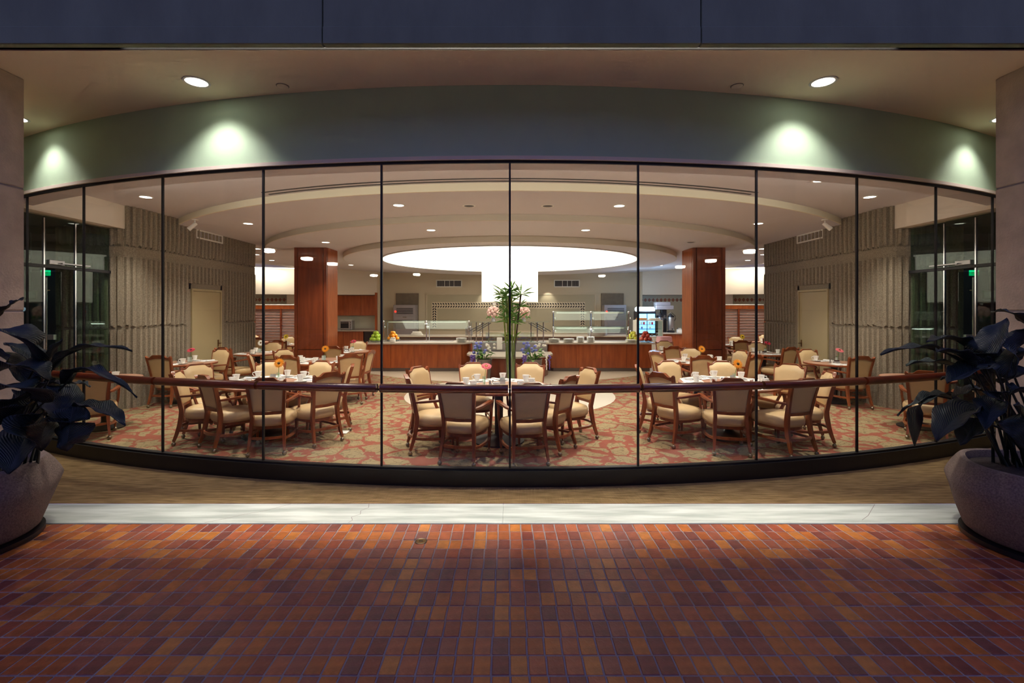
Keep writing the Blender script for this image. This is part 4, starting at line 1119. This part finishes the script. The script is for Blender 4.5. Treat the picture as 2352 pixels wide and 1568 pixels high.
# ================================================================== DINING CHAIRS
def back_y(z): return -.262 - max(0, z - .46) * .19 - max(0, z - .7) * .08
def crest(x):
    """height of the shaped top rail across the back"""
    a = abs(x)
    if a < .085: return .966
    if a < .155:
        u = (a - .085) / .07; return .966 - .048 * (3 * u * u - 2 * u ** 3)
    if a < .19: return .918
    u = min(1, (a - .19) / .035); return .918 + .030 * u * u
def half(z): return .176 + max(0, z - .46) * .085
def make_chair_meshes():
    me = {}
    w = M['wood_chair']
    for s in (-1, 1):
        pts = [(s * .205, -.345, .062), (s * .197, -.315, .15), (s * .189, -.285, .26), (s * .184, -.266, .38), (s * half(.46), back_y(.46), .46), (s * half(.6), back_y(.6), .6), (s * half(.75), back_y(.75), .75), (s * (half(.93) + .0), back_y(.93), .93)]
        me['rear%d' % s] = MB().tube(pts, [.72, .85, 1, 1.1, 1.1, 1, .95, .9], flat=(.048, .036)).mesh('leg', w, 35)
        pf = [(s * .238, .232, .062), (s * .240, .232, .10), (s * .243, .232, .27), (s * .245, .232, .35)]
        me['front%d' % s] = MB().tube(pf, [.013, .016, .024, .026], 10).mesh('leg', w, 50)
        arm = MB()
        arm.tube([(s * .248, .228, .34), (s * .262, .232, .42), (s * .278, .20, .50), (s * .283, .165, .57), (s * .286, .175, .635), (s * .288, .185, .66)], [1, .95, .85, .85, .95, .9], flat=(.036, .034))
        arm.tube([(s * (half(.65) + .004), back_y(.65) + .01, .645), (s * .245, -.18, .655), (s * .278, -.02, .668), (s * .292, .11, .67), (s * .288, .19, .662), (s * .286, .215, .65)], [.8, .9, 1, 1.1, 1.1, .7], flat=(.046, .028))
        me['arm%d' % s] = arm.mesh('arm', w, 40)
        st = MB().tube([(s * .192, -.295, .20), (s * .235, -.18, .195), (s * .252, -.02, .19), (s * .248, .12, .19), (s * .241, .23, .19)], 1, flat=(.026, .030))
        me['stretch%d' % s] = st.mesh('stretcher', w, 40)
    me['stretch0'] = MB().tube([(-.19, -.29, .215), (-.10, -.33, .215), (0, -.342, .215), (.10, -.33, .215), (.19, -.29, .215)], 1, flat=(.024, .030)).mesh('stretcher', w, 40)
    c = MB(); c.ball((0, 0, .027), .027, 12, 7); c.lathe([(.012, .045), (.012, .066), (.018, .068)], (0, 0, 0), 10)
    me['caster'] = c.mesh('caster', M['caster'], 60)
    # seat: puffed trapezoid
    def seat_out(a):
        n = 3.4; cx, sy = math.cos(a), math.sin(a)
        q = (abs(cx) ** n + abs(sy) ** n) ** (-1 / n)
        y = .262 * q * sy; t = (y + .262) / .524
        return (q * cx * (.205 + .085 * t ** .7), y + .005)
    rings = [(.90, .338), (.985, .352), (1.02, .385), (1.015, .425), (.96, .458), (.82, .474), (.5, .486), (.02, .490)]
    b = MB(); n = 36
    b.grid(n, len(rings), lambda u, v: (lambda o, r: (o[0] * r[0], o[1] * r[0], r[1]))(seat_out(2 * math.pi * u), rings[int(round(v * (len(rings) - 1)))]), close_u=True)
    b.f.append(tuple(range(n - 1, -1, -1))); b.m.append(0)
    me['seat'] = b.mesh('seat', M['cream'], 70)
    b = MB(); n = 28
    b.grid(n, 2, lambda u, v: (lambda o: (o[0] * .9, o[1] * .92, .305 + .036 * v))(seat_out(2 * math.pi * u)), close_u=True)
    b.f.append(tuple(range(n - 1, -1, -1))); b.m.append(0); b.f.append(tuple(range(n, 2 * n))); b.m.append(0)
    me['seat_frame'] = b.mesh('seat_frame', w, 40)
    # back: upholstered front and rear
    def top_in(x): return crest(x) - .022
    nx, nz = 17, 10
    b = MB()
    def fr(u, v):
        t = u * 2 - 1
        zt = top_in(t * .20); z = .535 + (zt - .535) * v
        x = t * (half(z) + .008); edge = (1 - t ** 6) * (1 - (2 * v - 1) ** 8)
        return (x, back_y(z) + .018 + .034 * edge, z)
    def rr(u, v):
        t = u * 2 - 1
        zt = .895 - .030 * min(1, (abs(t) / .8) ** 2); z = .535 + (zt - .535) * v
        x = t * (half(z) - .012); edge = (1 - t ** 6) * (1 - (2 * v - 1) ** 8)
        return (x, back_y(z) - .010 - .008 * edge, z)
    b.grid(nx, nz, fr); b.grid(nx, nz, rr)
    # close the sides between the two sheets
    o2 = nx * nz
    loop = [i for i in range(nx)] + [j * nx + nx - 1 for j in range(1, nz)] + [(nz - 1) * nx + i for i in range(nx - 2, -1, -1)] + [j * nx for j in range(nz - 2, 0, -1)]
    for i in range(len(loop)):
        p, q = loop[i], loop[(i + 1) % len(loop)]
        b.f.append((p, q, o2 + q, o2 + p)); b.m.append(0)
    me['back'] = b.mesh('backrest', M['cream'], 60)
    # shaped top rail: front rim thin, rear thick
    xs = [-.225 + .45 * i / 30 for i in range(31)]
    b = MB(); vs = []; fs = []
    for x in xs:
        zt = crest(x); zl = .872 + .028 * max(0, 1 - (abs(x) / .17) ** 2)
        zfront = zt - .018
        vs += [(x, back_y(zt) + .020, zt), (x, back_y(zt) - .028, zt), (x, back_y(zl) - .024, zl), (x, back_y(zl) - .004, zl), (x, back_y(zfront) + .014, zfront)]
    for i in range(30):
        for j in range(5):
            k = (j + 1) % 5
            fs.append((i * 5 + j, i * 5 + k, (i + 1) * 5 + k, (i + 1) * 5 + j))
    fs += [(0, 1, 2, 3, 4), tuple(30 * 5 + j for j in (4, 3, 2, 1, 0))]
    b.add(vs, fs); me['top_rail'] = b.mesh('top_rail', w, 35)
    b = MB(); b.tube([(-.175, back_y(.515) - .0, .515), (0, back_y(.515) - .018, .512), (.175, back_y(.515), .515)], 1, flat=(.034, .036)); me['back_rail'] = b.mesh('back_rail', w, 40)
    return me
CH = make_chair_meshes()
def part(name, me, parent, loc=None):
    o = bpy.data.objects.new(name, me); COL.objects.link(o); o.parent = parent
    if loc: o.location = loc
    return o
def make_chair():
    r = empty('dining_chair')
    part('seat', CH['seat'], r); part('seat_frame', CH['seat_frame'], r); part('backrest', CH['back'], r); part('top_rail', CH['top_rail'], r); part('back_rail', CH['back_rail'], r)
    for s in (-1, 1):
        l = part('leg', CH['rear%d' % s], r); part('caster', CH['caster'], l, (s * .205, -.347, 0))
        l = part('leg', CH['front%d' % s], r); part('caster', CH['caster'], l, (s * .238, .232, 0))
        part('arm', CH['arm%d' % s], r); part('stretcher', CH['stretch%d' % s], r)
    part('stretcher', CH['stretch0'], r)
    return r
PROTO = make_chair()
first = [True]
def place_chair(x, y, fx, fy, label, group):
    """x, y: midpoint of the rear casters; fx, fy: the way the chair faces"""
    o = PROTO if first[0] else copy_tree(PROTO)
    first[0] = False
    L_ = math.hypot(fx, fy); fx /= L_; fy /= L_
    o.location = (x + fx * .345, y + fy * .345, .003)
    o.rotation_euler.z = math.atan2(-fx, fy)
    return tag(o, label, 'chair', group)

# ================================================================== TABLES AND SETTINGS
def make_table(x, y, r, label, group):
    t = tag(empty('round_table', (x, y, .003)), label, 'table', group)
    MB().lathe([(r - .02, .722), (r, .728), (r, .752), (r - .008, .758)], (0, 0, 0), 44).build('edge_band', M['wood_chair'], t, smooth=40)
    MB().lathe([(.01, .760), (r - .008, .760), (r - .008, .757)], (0, 0, 0), 44, cap=False).build('top', M['table_top'], t)
    MB().lathe([(.22, .722), (.22, .71), (.06, .69), (.055, .10), (.08, .08)], (0, 0, 0), 18).build('pedestal', M['black'], t, smooth=40)
    MB().lathe([(.36 * r / .68, 0), (.36 * r / .68, .02), (.10, .07), (.06, .09)], (0, 0, 0), 28).build('base', M['black'], t, smooth=40)
    return t
TZ = .764
def cup_meshes():
    c = MB().lathe([(.026, 0), (.029, .006), (.041, .055), (.050, .096), (.046, .096), (.037, .055), (.01, .010)], (0, 0, 0), 18, cap=False).mesh('cup', M['china'], 40)
    h = MB().tube([(.043, 0, .080), (.070, 0, .080), (.075, 0, .055), (.058, 0, .030), (.037, 0, .030)], .006, 6).mesh('handle', M['china'], 60)
    s = MB().lathe([(.035, 0), (.04, .004), (.088, .015), (.089, .018), (.042, .008), (.005, .008)], (0, 0, 0), 24).mesh('saucer', M['china'], 40)
    return c, h, s
CUP = cup_meshes()
mm = MB()
def matfn(u, v): return ((u - .5) * .40, (v - .5) * .28, .002 + .004 * math.sin(u * 5 + v * 2) ** 2 * v)
mm.grid(8, 6, matfn)
PLACEMAT = mm.mesh('placemat', M['paper'])
nk = MB(); nk.box((0, 0, .006), (.055, .20, .012), bev=.004)
NAPKIN = nk.mesh('napkin', M['paper'])
ck = MB(); ck.tube([(0, -.09, .004), (0, .03, .004)], .0035, 5); ck.box((0, .06, .004), (.018, .06, .003), bev=.001); ck.tube([(.022, -.09, .004), (.022, .02, .004)], .0035, 5); ck.lathe([(.002, 0), (.014, .002), (.002, .004)], (.022, .05, .003), 8, sy=1.6)
CUTLERY = ck.mesh('cutlery', M['chrome'])
def setting(tx, ty, r, ang, who, gp, with_mat=True):
    ca, sa = math.cos(ang), math.sin(ang)
    def put(rad, side): return (tx + ca * rad - sa * side, ty + sa * rad + ca * side)
    x, y = put(r - .24, .16)
    s_ = part('saucer', CUP[2], None, (x, y, TZ)); tag(s_, 'white saucer at ' + who, 'saucer', 'saucers on ' + gp)
    c = empty('coffee_cup', (x, y, TZ + .009), ang * 1.7, label='white coffee cup at ' + who, cat='cup', group='cups on ' + gp)
    part('cup', CUP[0], c); part('handle', CUP[1], c)
    if with_mat:
        x, y = put(r - .19, -.05)
        o = part('placemat', PLACEMAT, None, (x, y, TZ - .001)); o.rotation_euler.z = ang + math.pi / 2 + random.uniform(-.12, .12)
        tag(o, 'white paper placemat at ' + who, 'placemat', 'placemats on ' + gp)
        x, y = put(r - .17, -.17)
        o = part('napkin', NAPKIN, None, (x, y, TZ + .006)); o.rotation_euler.z = ang + math.pi / 2 + .2
        tag(o, 'folded white napkin at ' + who, 'napkin', 'napkins on ' + gp)
        x, y = put(r - .19, -.02)
        o = part('cutlery_set', CUTLERY, None, (x, y, TZ + .007)); o.rotation_euler.z = ang + math.pi / 2
        tag(o, 'cutlery at ' + who, 'cutlery', 'cutlery on ' + gp)
def gerbera(x, y, m, label, gp, lean=(.02, -.03), h=.22, face=None):
    v = tag(empty('flower_vase', (x, y, TZ)), label, 'vase', gp)
    MB().lathe([(.028, 0), (.030, .004), (.022, .05), (.026, .12), (.023, .12), (.019, .05), (.005, .008)], (0, 0, 0), 16, cap=False).build('vase', M['glass_shelf'], v, smooth=50)
    top = Vector((lean[0], lean[1], h))
    MB().tube([(0, 0, .01), (lean[0] * .3, lean[1] * .3, h * .5), tuple(top)], .0035, 6).build('stalk', M['green'], v)
    head = empty('blossom', tuple(top)); head.parent = v
    b = MB(); 
    for lay, (n, r0, r1, zz) in enumerate(((20, .012, .060, .0), (16, .010, .045, .006))):
        for i in range(n):
            a = 2 * math.pi * (i + .5 * lay) / n; ca, sa = math.cos(a), math.sin(a); w = .0075
            b.add([(r0 * ca, r0 * sa, zz), ((r0 + r1) / 2 * ca - w * sa, (r0 + r1) / 2 * sa + w * ca, zz + .004), (r1 * ca, r1 * sa, zz + .001), ((r0 + r1) / 2 * ca + w * sa, (r0 + r1) / 2 * sa - w * ca, zz + .004), ((r0 + r1) / 2 * ca, (r0 + r1) / 2 * sa, zz - .004)],
                  [(0, 1, 2), (0, 2, 3), (0, 4, 1), (1, 4, 2), (2, 4, 3), (3, 4, 0)])
    po = b.build('petals', M[m], head)
    MB().lathe([(.016, .004), (.014, .012), (.003, .015)], (0, 0, 0), 12).build('eye', M['dark_jam'] if m == 'redp' else M['brass'], head)
    head.scale = (1.35,) * 3
    head.rotation_euler = face or (math.radians(62), 0, 0)
    return v
def condiments(x, y, gp, who):
    for i, (dx, m) in enumerate(((-.10, 'steel'), (-.06, 'china'))):
        o = tag(empty('shaker', (x + dx, y - .04, TZ)), ('steel topped pepper' if i == 0 else 'white salt') + ' shaker on ' + who, 'shaker', 'shakers on ' + gp)
        MB().lathe([(.016, 0), (.017, .01), (.013, .055), (.012, .06)], (0, 0, 0), 12).build('body', M[m], o, smooth=40)
        MB().lathe([(.013, .06), (.012, .072), (.004, .078)], (0, 0, 0), 12).build('cap', M['chrome'], o, smooth=40)
    o = tag(empty('menu_card', (x + .07, y + .02, TZ), .3), 'small upright menu card on ' + who, 'card', 'menu cards')
    mb = MB(); mb.box((0, 0, .055), (.085, .006, .11), bev=.002); mb.build('holder', M['glass_shelf'], o)
    mb = MB(); mb.box((0, .0, .058), (.074, .002, .09)); mb.build('card', M['paper'], o)
    o = tag(empty('jam_caddy', (x - .02, y - .11, TZ)), 'dark jam caddy on ' + who, 'caddy', 'jam caddies')
    MB().box((0, 0, .02), (.10, .06, .04), bev=.006).build('tray', M['steel'], o)
    for i in (-1, 0, 1): MB().box((i * .03, 0, .046), (.025, .04, .03), .1 * i, bev=.004).build('pot', M['dark_jam'], o)

TAB = [
 # name, x, y, r, flower, chairs: (rear x, rear y, face x, face y, words), settings?
 ('the centre front table', -.15, 6.55, .66, 'pinkp', [
    (-.61, 5.49, .2, .98, 'back to the glass, left of the pair'), (.24, 5.45, -.2, .98, 'back to the glass, right of the pair'),
    (-1.28, 6.08, .96, .28, 'nearer left side'), (-1.32, 6.95, .86, -.5, 'farther left side'),
    (-.57, 7.48, .1, -1, 'far side, left of the pair'), (.32, 7.48, -.15, -1, 'far side, right of the pair'),
    (.73, 6.02, -.82, .57, 'nearer right side'), (1.12, 6.82, -.9, -.42, 'farther right side')], 'front'),
 ('the left front table', -3.45, 6.88, .68, 'orange_p', [
    (-4.48, 6.48, .95, .33, 'nearer left side'), (-3.86, 6.10, .57, .82, 'back to the glass, angled'),
    (-2.98, 5.86, -.24, .97, 'back square to the glass'), (-2.41, 6.37, -.8, .6, 'nearer right side'),
    (-4.75, 7.28, .84, -.52, 'farther left side'), (-3.86, 7.72, .2, -.98, 'far side, left of the pair'),
    (-3.05, 7.74, -.25, -.97, 'far side, right of the pair'), (-2.42, 7.26, -.95, -.3, 'farther right side')], 'front'),
 ('the right front table', 3.1, 6.78, .68, 'orange_p', [
    (2.0, 6.34, .85, .53, 'nearer left side'), (1.93, 7.15, .95, -.25, 'farther left side'),
    (2.71, 5.84, .22, .98, 'back square to the glass'), (3.57, 5.81, -.33, .95, 'back to the glass, angled'),
    (4.27, 6.42, -.95, .25, 'nearer right side'), (4.28, 7.32, -.78, -.62, 'farther right side'),
    (3.42, 7.70, -.1, -1, 'far side, right of the pair'), (2.57, 7.75, .25, -.97, 'far side, left of the pair')], 'front'),
 ('the second-row left table', -3.80, 9.65, .62, 'orange_p', [
    (-4.05, 8.75, .2, 1, 'back to the glass, left'), (-2.98, 8.95, -.45, .9, 'back to the glass, right'),
    (-2.85, 9.75, -1, .05, 'right side, seen edge on'), (-4.72, 10.0, .8, -.5, 'left side, facing the room'), (-4.85, 8.95, .9, .45, 'nearer left side')], 'mid'),
 ('the second-row right table', 3.75, 9.60, .62, 'orange_p', [
    (2.92, 9.45, .9, .35, 'left side'), (3.50, 8.68, .1, 1, 'back square to the glass'),
    (3.90, 10.35, -.1, -1, 'far side facing the glass'), (4.70, 9.75, -.95, -.25, 'right side, seen edge on'), (4.50, 8.80, -.55, .85, 'back to the glass, angled')], 'mid'),
 ('the third table beside the left column', -3.95, 11.85, .50, 'redp', [
    (-4.02, 10.92, .05, 1, 'back to the glass'), (-4.02, 12.72, .05, -1, 'far side by the counter')], 'small'),
 ('the third table beside the right column', 3.95, 11.80, .50, None, [
    (3.72, 10.88, .1, 1, 'back to the glass'), (4.10, 12.70, -.05, -1, 'far side by the counter')], 'small'),
 ('the small table by the left concrete wall', -6.30, 9.35, .52, 'redp', [
    (-6.38, 8.72, 0, 1, 'back to the glass'), (-6.05, 10.05, -.25, -1, 'far side facing the glass')], 'small'),
 ('the small table by the right concrete wall', 6.30, 9.30, .52, 'pinkp', [
    (6.28, 8.57, 0, 1, 'back to the glass'), (6.22, 10.0, .15, -1, 'far side facing the glass')], 'small'),
 ('the table before the left wall door', -5.98, 11.35, .50, 'whitep', [
    (-6.30, 10.55, .35, 1, 'back to the glass'), (-6.02, 12.20, .05, -1, 'far side facing the glass')], 'small'),
 ('the table before the right wall door', 5.98, 11.30, .50, 'redp', [
    (6.20, 10.60, -.35, 1, 'back to the glass'), (6.22, 12.05, -.2, -1, 'far side facing the glass')], 'small'),
 ('the far table behind the left column', -6.60, 13.95, .50, 'yellow', [
    (-6.28, 12.98, -.15, 1, 'back to the glass'), (-6.85, 14.85, .1, -1, 'far side facing the glass')], 'small'),
 ('the far table behind the right column', 6.65, 13.90, .50, 'yellow', [
    (5.98, 14.05, 1, -.1, 'left side'), (6.98, 14.80, -.2, -1, 'far side facing the glass'), (6.28, 12.95, .2, 1, 'back to the glass')], 'small'),
 ('the farthest table by the left louvred screen', -8.15, 15.15, .50, None, [
    (-7.55, 14.25, -.4, .9, 'back to the glass'), (-8.62, 16.0, .3, -1, 'far side by the screen')], 'small'),
 ('the farthest table by the right louvred screen', 8.2, 15.15, .50, None, [
    (7.75, 14.2, .3, .95, 'back to the glass'), (8.55, 16.0, -.3, -1, 'far side by the screen')], 'small'),
 ('the end table at the left entrance', -6.12, 7.25, .46, None, [(-5.70, 6.50, -.6, .8, 'back to the glass')], 'small'),
 ('the end table at the right entrance', 6.20, 7.30, .46, None, [(5.66, 6.50, .66, .75, 'back to the glass')], 'small'),
]
for nm, x, y, r, fl, chairs, kind in TAB:
    g = nm[4:]
    make_table(x, y, r, 'round pedestal table, ' + g, 'round dining tables')
    for (cx, cy, fx, fy, words) in chairs:
        place_chair(cx, cy, fx, fy, 'cream armchair at ' + nm + ', ' + words, 'armchairs of ' + g)
        setting(x, y, r, math.atan2(cy - y, cx - x), g + ', ' + words, g, kind != 'far')
    if kind == 'small' and len(chairs) == 1: pass
    if fl:
        names = {'pinkp': 'pink', 'orange_p': 'orange', 'redp': 'crimson', 'whitep': 'white', 'yellow': 'yellow'}
        ox, oy = (.06, .02) if kind != 'front' else ((-.20, .0) if x > -1 and x < 1 else (.1, .05))
        gerbera(x + ox, y + oy, fl, 'clear vase with one ' + names[fl] + ' flower on ' + g, 'flower vases', lean=(.03, -.04), h=.26 if kind == 'front' else .24,
                face=(math.radians(30 if fl in ('pinkp', 'redp') else 68), 0, .1))
    if kind in ('front', 'mid') or fl:
        condiments(x - .02, y - .02, g, g)
# dropped paper napkin
o = tag(part('paper_napkin', NAPKIN, None, (-2.42, 6.98, .004)), 'crumpled white paper napkin dropped on the carpet under the left front table', 'napkin')
o.scale = (2.2, .8, 1)

# ================================================================== PLANTERS AND PLANTS
for s in (-1, 1):
    nm = 'left' if s < 0 else 'right'
    cx, cy = (-4.22 if s < 0 else 4.09), 3.64
    pt = tag(empty('stone_planter', (cx, cy, 0)), 'large rough stone planter at the ' + nm + ' edge', 'planter', 'stone planters')
    def ring(r, z, fl):
        out = []
        for i in range(48):
            a = 2 * math.pi * i / 48
            q = 1 + fl * .045 * math.cos(6 * a + .6)
            out.append((r * q * math.cos(a), r * q * math.sin(a), z))
        return out
    prof = [(.45, .05, 0), (.475, .07, 0), (.53, .22, .2), (.575, .36, .8), (.592, .42, 1), (.575, .465, 1), (.545, .53, .8), (.52, .575, .5), (.50, .60, .4), (.46, .60, .3), (.45, .55, .2), (.45, .50, .2)]
    mb = MB(); vs = []; fs = []
    for (r_, z_, f_) in prof: vs += ring(r_, z_, f_)
    n = 48
    for j in range(len(prof) - 1):
        for i in range(n):
            k = (i + 1) % n; fs.append((j * n + i, j * n + k, (j + 1) * n + k, (j + 1) * n + i))
    fs.append(tuple(range(n - 1, -1, -1)))
    mb.add(vs, fs); mb.build('bowl', M['pot'], pt, smooth=50)
    MB().lathe([(.46, 0), (.50, .006), (.50, .04), (.44, .05)], (0, 0, 0), 48).build('saucer', M['anodised'], pt, smooth=40)
    MB().lathe([(.01, .57), (.3, .565), (.46, .54)], (0, 0, 0), 36, cap=False).build('soil', M['soil'], pt)

def leaf_blade(plant, base, pts, w, seed=0):
    """one leaf: stalk from the soil and a broad veined blade along three control points"""
    rnd = random.Random(seed)
    p0, p1, p2 = [Vector(p) for p in pts]
    c1 = p1 * 2 - (p0 + p2) * .5
    def mid(t): return p0 * (1 - t) ** 2 + c1 * 2 * t * (1 - t) + p2 * t * t
    n, m = 16, 7
    vs, uv = [], []
    for i in range(n + 1):
        t = i / n
        c = mid(t); tg = (mid(min(1, t + .03)) - mid(max(0, t - .03))).normalized()
        side = tg.cross(Vector((0, 0, 1)))
        if side.length < .25: side = side + tg.cross(Vector((0, 1, 0))) * .8
        side.normalize(); up = side.cross(tg).normalized()
        ww = w * (math.sin(math.pi * min(1, (t * .94 + .06)) ** .85)) ** .75 * (1 if t < .8 else 1)
        if i == n: ww = w * .02
        for j in range(m):
            u = j / (m - 1) * 2 - 1
            wav = .012 * math.sin(t * 19 + u * 3 + seed) * abs(u)
            vs.append(c + side * (u * ww) + up * ((abs(u) ** 1.3) * ww * .38 + wav))
            uv.append((u * .5 + .5, t))
    fs = [(i * m + j, i * m + j + 1, (i + 1) * m + j + 1, (i + 1) * m + j) for i in range(n) for j in range(m - 1)]
    me = bpy.data.meshes.new('leaf'); me.from_pydata([tuple(v) for v in vs], [], fs); me.materials.append(M['leaf'])
    ul = me.uv_layers.new(name='UVMap')
    for poly in me.polygons:
        for li in poly.loop_indices:
            q = uv[me.loops[li].vertex_index]; ul.data[li].uv = (abs(q[0] - .5) * 1.1 + q[1] * 1.8, 0)
    me.polygons.foreach_set('use_smooth', [True] * len(me.polygons)); me.update()
    o = bpy.data.objects.new('leaf', me); COL.objects.link(o); o.parent = plant
    so = o.modifiers.new('thickness', 'SOLIDIFY'); so.thickness = .0025
    b = Vector(base)
    k = (b + p0) / 2 + Vector((0, 0, .10))
    MB().tube([b, b * .6 + k * .4, k, k * .35 + p0 * .65, p0, mid(.25), mid(.5)], [.011, .010, .009, .008, .007, .005, .003], 6).build('stem', M['stem'], o, smooth=60)
    return o
RL = [  # right plant: (x, y) photograph points of blade start, middle and tip, depth there, half width in metres
  ((2215, 835), (2130, 800), (2022, 814), 3.75, .062), ((2215, 850), (2150, 832), (2080, 838), 3.95, .055), ((2232, 818), (2196, 782), (2128, 783), 3.7, .07),
  ((2262, 842), (2274, 790), (2314, 731), 3.6, .085), ((2285, 848), (2235, 850), (2176, 880), 3.45, .095), ((2195, 918), (2120, 925), (2101, 1026), 3.9, .06),
  ((2262, 945), (2205, 952), (2152, 1012), 3.5, .12), ((2190, 906), (2130, 912), (2060, 954), 3.95, .04), ((2310, 868), (2338, 800), (2362, 752), 3.5, .09),
  ((2372, 760), (2330, 722), (2276, 716), 3.8, .035), ((2300, 880), (2345, 860), (2395, 845), 3.6, .085), ((2330, 930), (2352, 970), (2352, 1030), 3.3, .10),
  ((2270, 900), (2225, 895), (2188, 915), 3.85, .05), ((2300, 850), (2300, 800), (2340, 762), 3.8, .08), ((2320, 905), (2360, 900), (2400, 940), 3.4, .09),
  ((2240, 960), (2230, 985), (2205, 1022), 3.6, .075), ((2290, 835), (2250, 795), (2215, 800), 3.9, .07), ((2320, 840), (2365, 810), (2400, 830), 3.7, .08),
  ((2250, 880), (2215, 862), (2160, 872), 3.65, .06), ((2240, 850), (2200, 815), (2150, 806), 3.55, .07), ((2300, 900), (2280, 930), (2262, 985), 3.4, .08), ((2275, 860), (2262, 820), (2232, 770), 3.75, .07)]
LL = [
  ((118, 850), (190, 800), (304, 806), 3.7, .05), ((150, 882), (205, 850), (316, 912), 3.6, .055), ((172, 932), (230, 938), (288, 975), 3.5, .068),
  ((168, 935), (160, 985), (152, 1036), 3.45, .105), ((100, 900), (140, 910), (168, 968), 3.55, .10), ((85, 835), (40, 770), (-30, 765), 3.5, .12),
  ((110, 875), (50, 842), (-25, 862), 3.4, .10), ((100, 925), (40, 890), (-25, 905), 3.3, .11), ((95, 950), (60, 1000), (18, 1088), 3.35, .15),
  ((88, 868), (112, 820), (143, 778), 3.8, .035), ((-30, 740), (15, 706), (54, 684), 3.7, .035), ((100, 900), (120, 880), (168, 892), 3.75, .05),
  ((60, 930), (20, 960), (-30, 1000), 3.3, .12), ((70, 880), (20, 830), (-40, 800), 3.6, .10), ((110, 905), (70, 930), (60, 990), 3.6, .10), ((120, 960), (100, 985), (95, 1035), 3.4, .09),
  ((140, 890), (180, 880), (208, 888), 3.9, .03),
  ((90, 860), (60, 810), (10, 790), 3.7, .09), ((100, 915), (130, 935), (140, 985), 3.5, .08), ((80, 900), (30, 925), (-20, 945), 3.4, .11)]
for s, leaves, base, lb in ((1, RL, (4.02, 3.75, .56), 'broad leaved dark plant in the right stone planter'), (-1, LL, (-3.86, 3.70, .56), 'broad leaved dark plant in the left stone planter')):
    pl_ = tag(empty('broad_leaf_plant'), lb, 'plant', 'broad leaf plants')
    for i, (a, b, c, Y, w) in enumerate(leaves):
        jit = random.Random(i + 50 * s)
        d1, d2 = jit.uniform(-.10, .05), jit.uniform(-.15, .10)
        bb = (base[0] + jit.uniform(-.12, .12), base[1] + jit.uniform(-.12, .12), base[2])
        leaf_blade(pl_, bb, [at(*a, Y), at(*b, Y + d1), at(*c, Y + d2)], w * 1.25, seed=i)

# round brass floor box in the paving
fb = tag(empty('floor_box', ((967 - 1171) * 3.715 / 1100, 3.715, 0)), 'small round brass floor cover set in the bricks', 'floor cover')
MB().lathe([(.048, -.005), (.048, .003), (.040, .005), (.036, .003)], (0, 0, 0), 28).build('ring', M['caster'], fb, smooth=40)
MB().lathe([(.01, .0035), (.036, .0035)], (0, 0, 0), 28, cap=False).build('lid', M['brass'], fb)
MB().box((0, 0, .0045), (.03, .008, .002)).build('slot', M['urn_black'], fb)
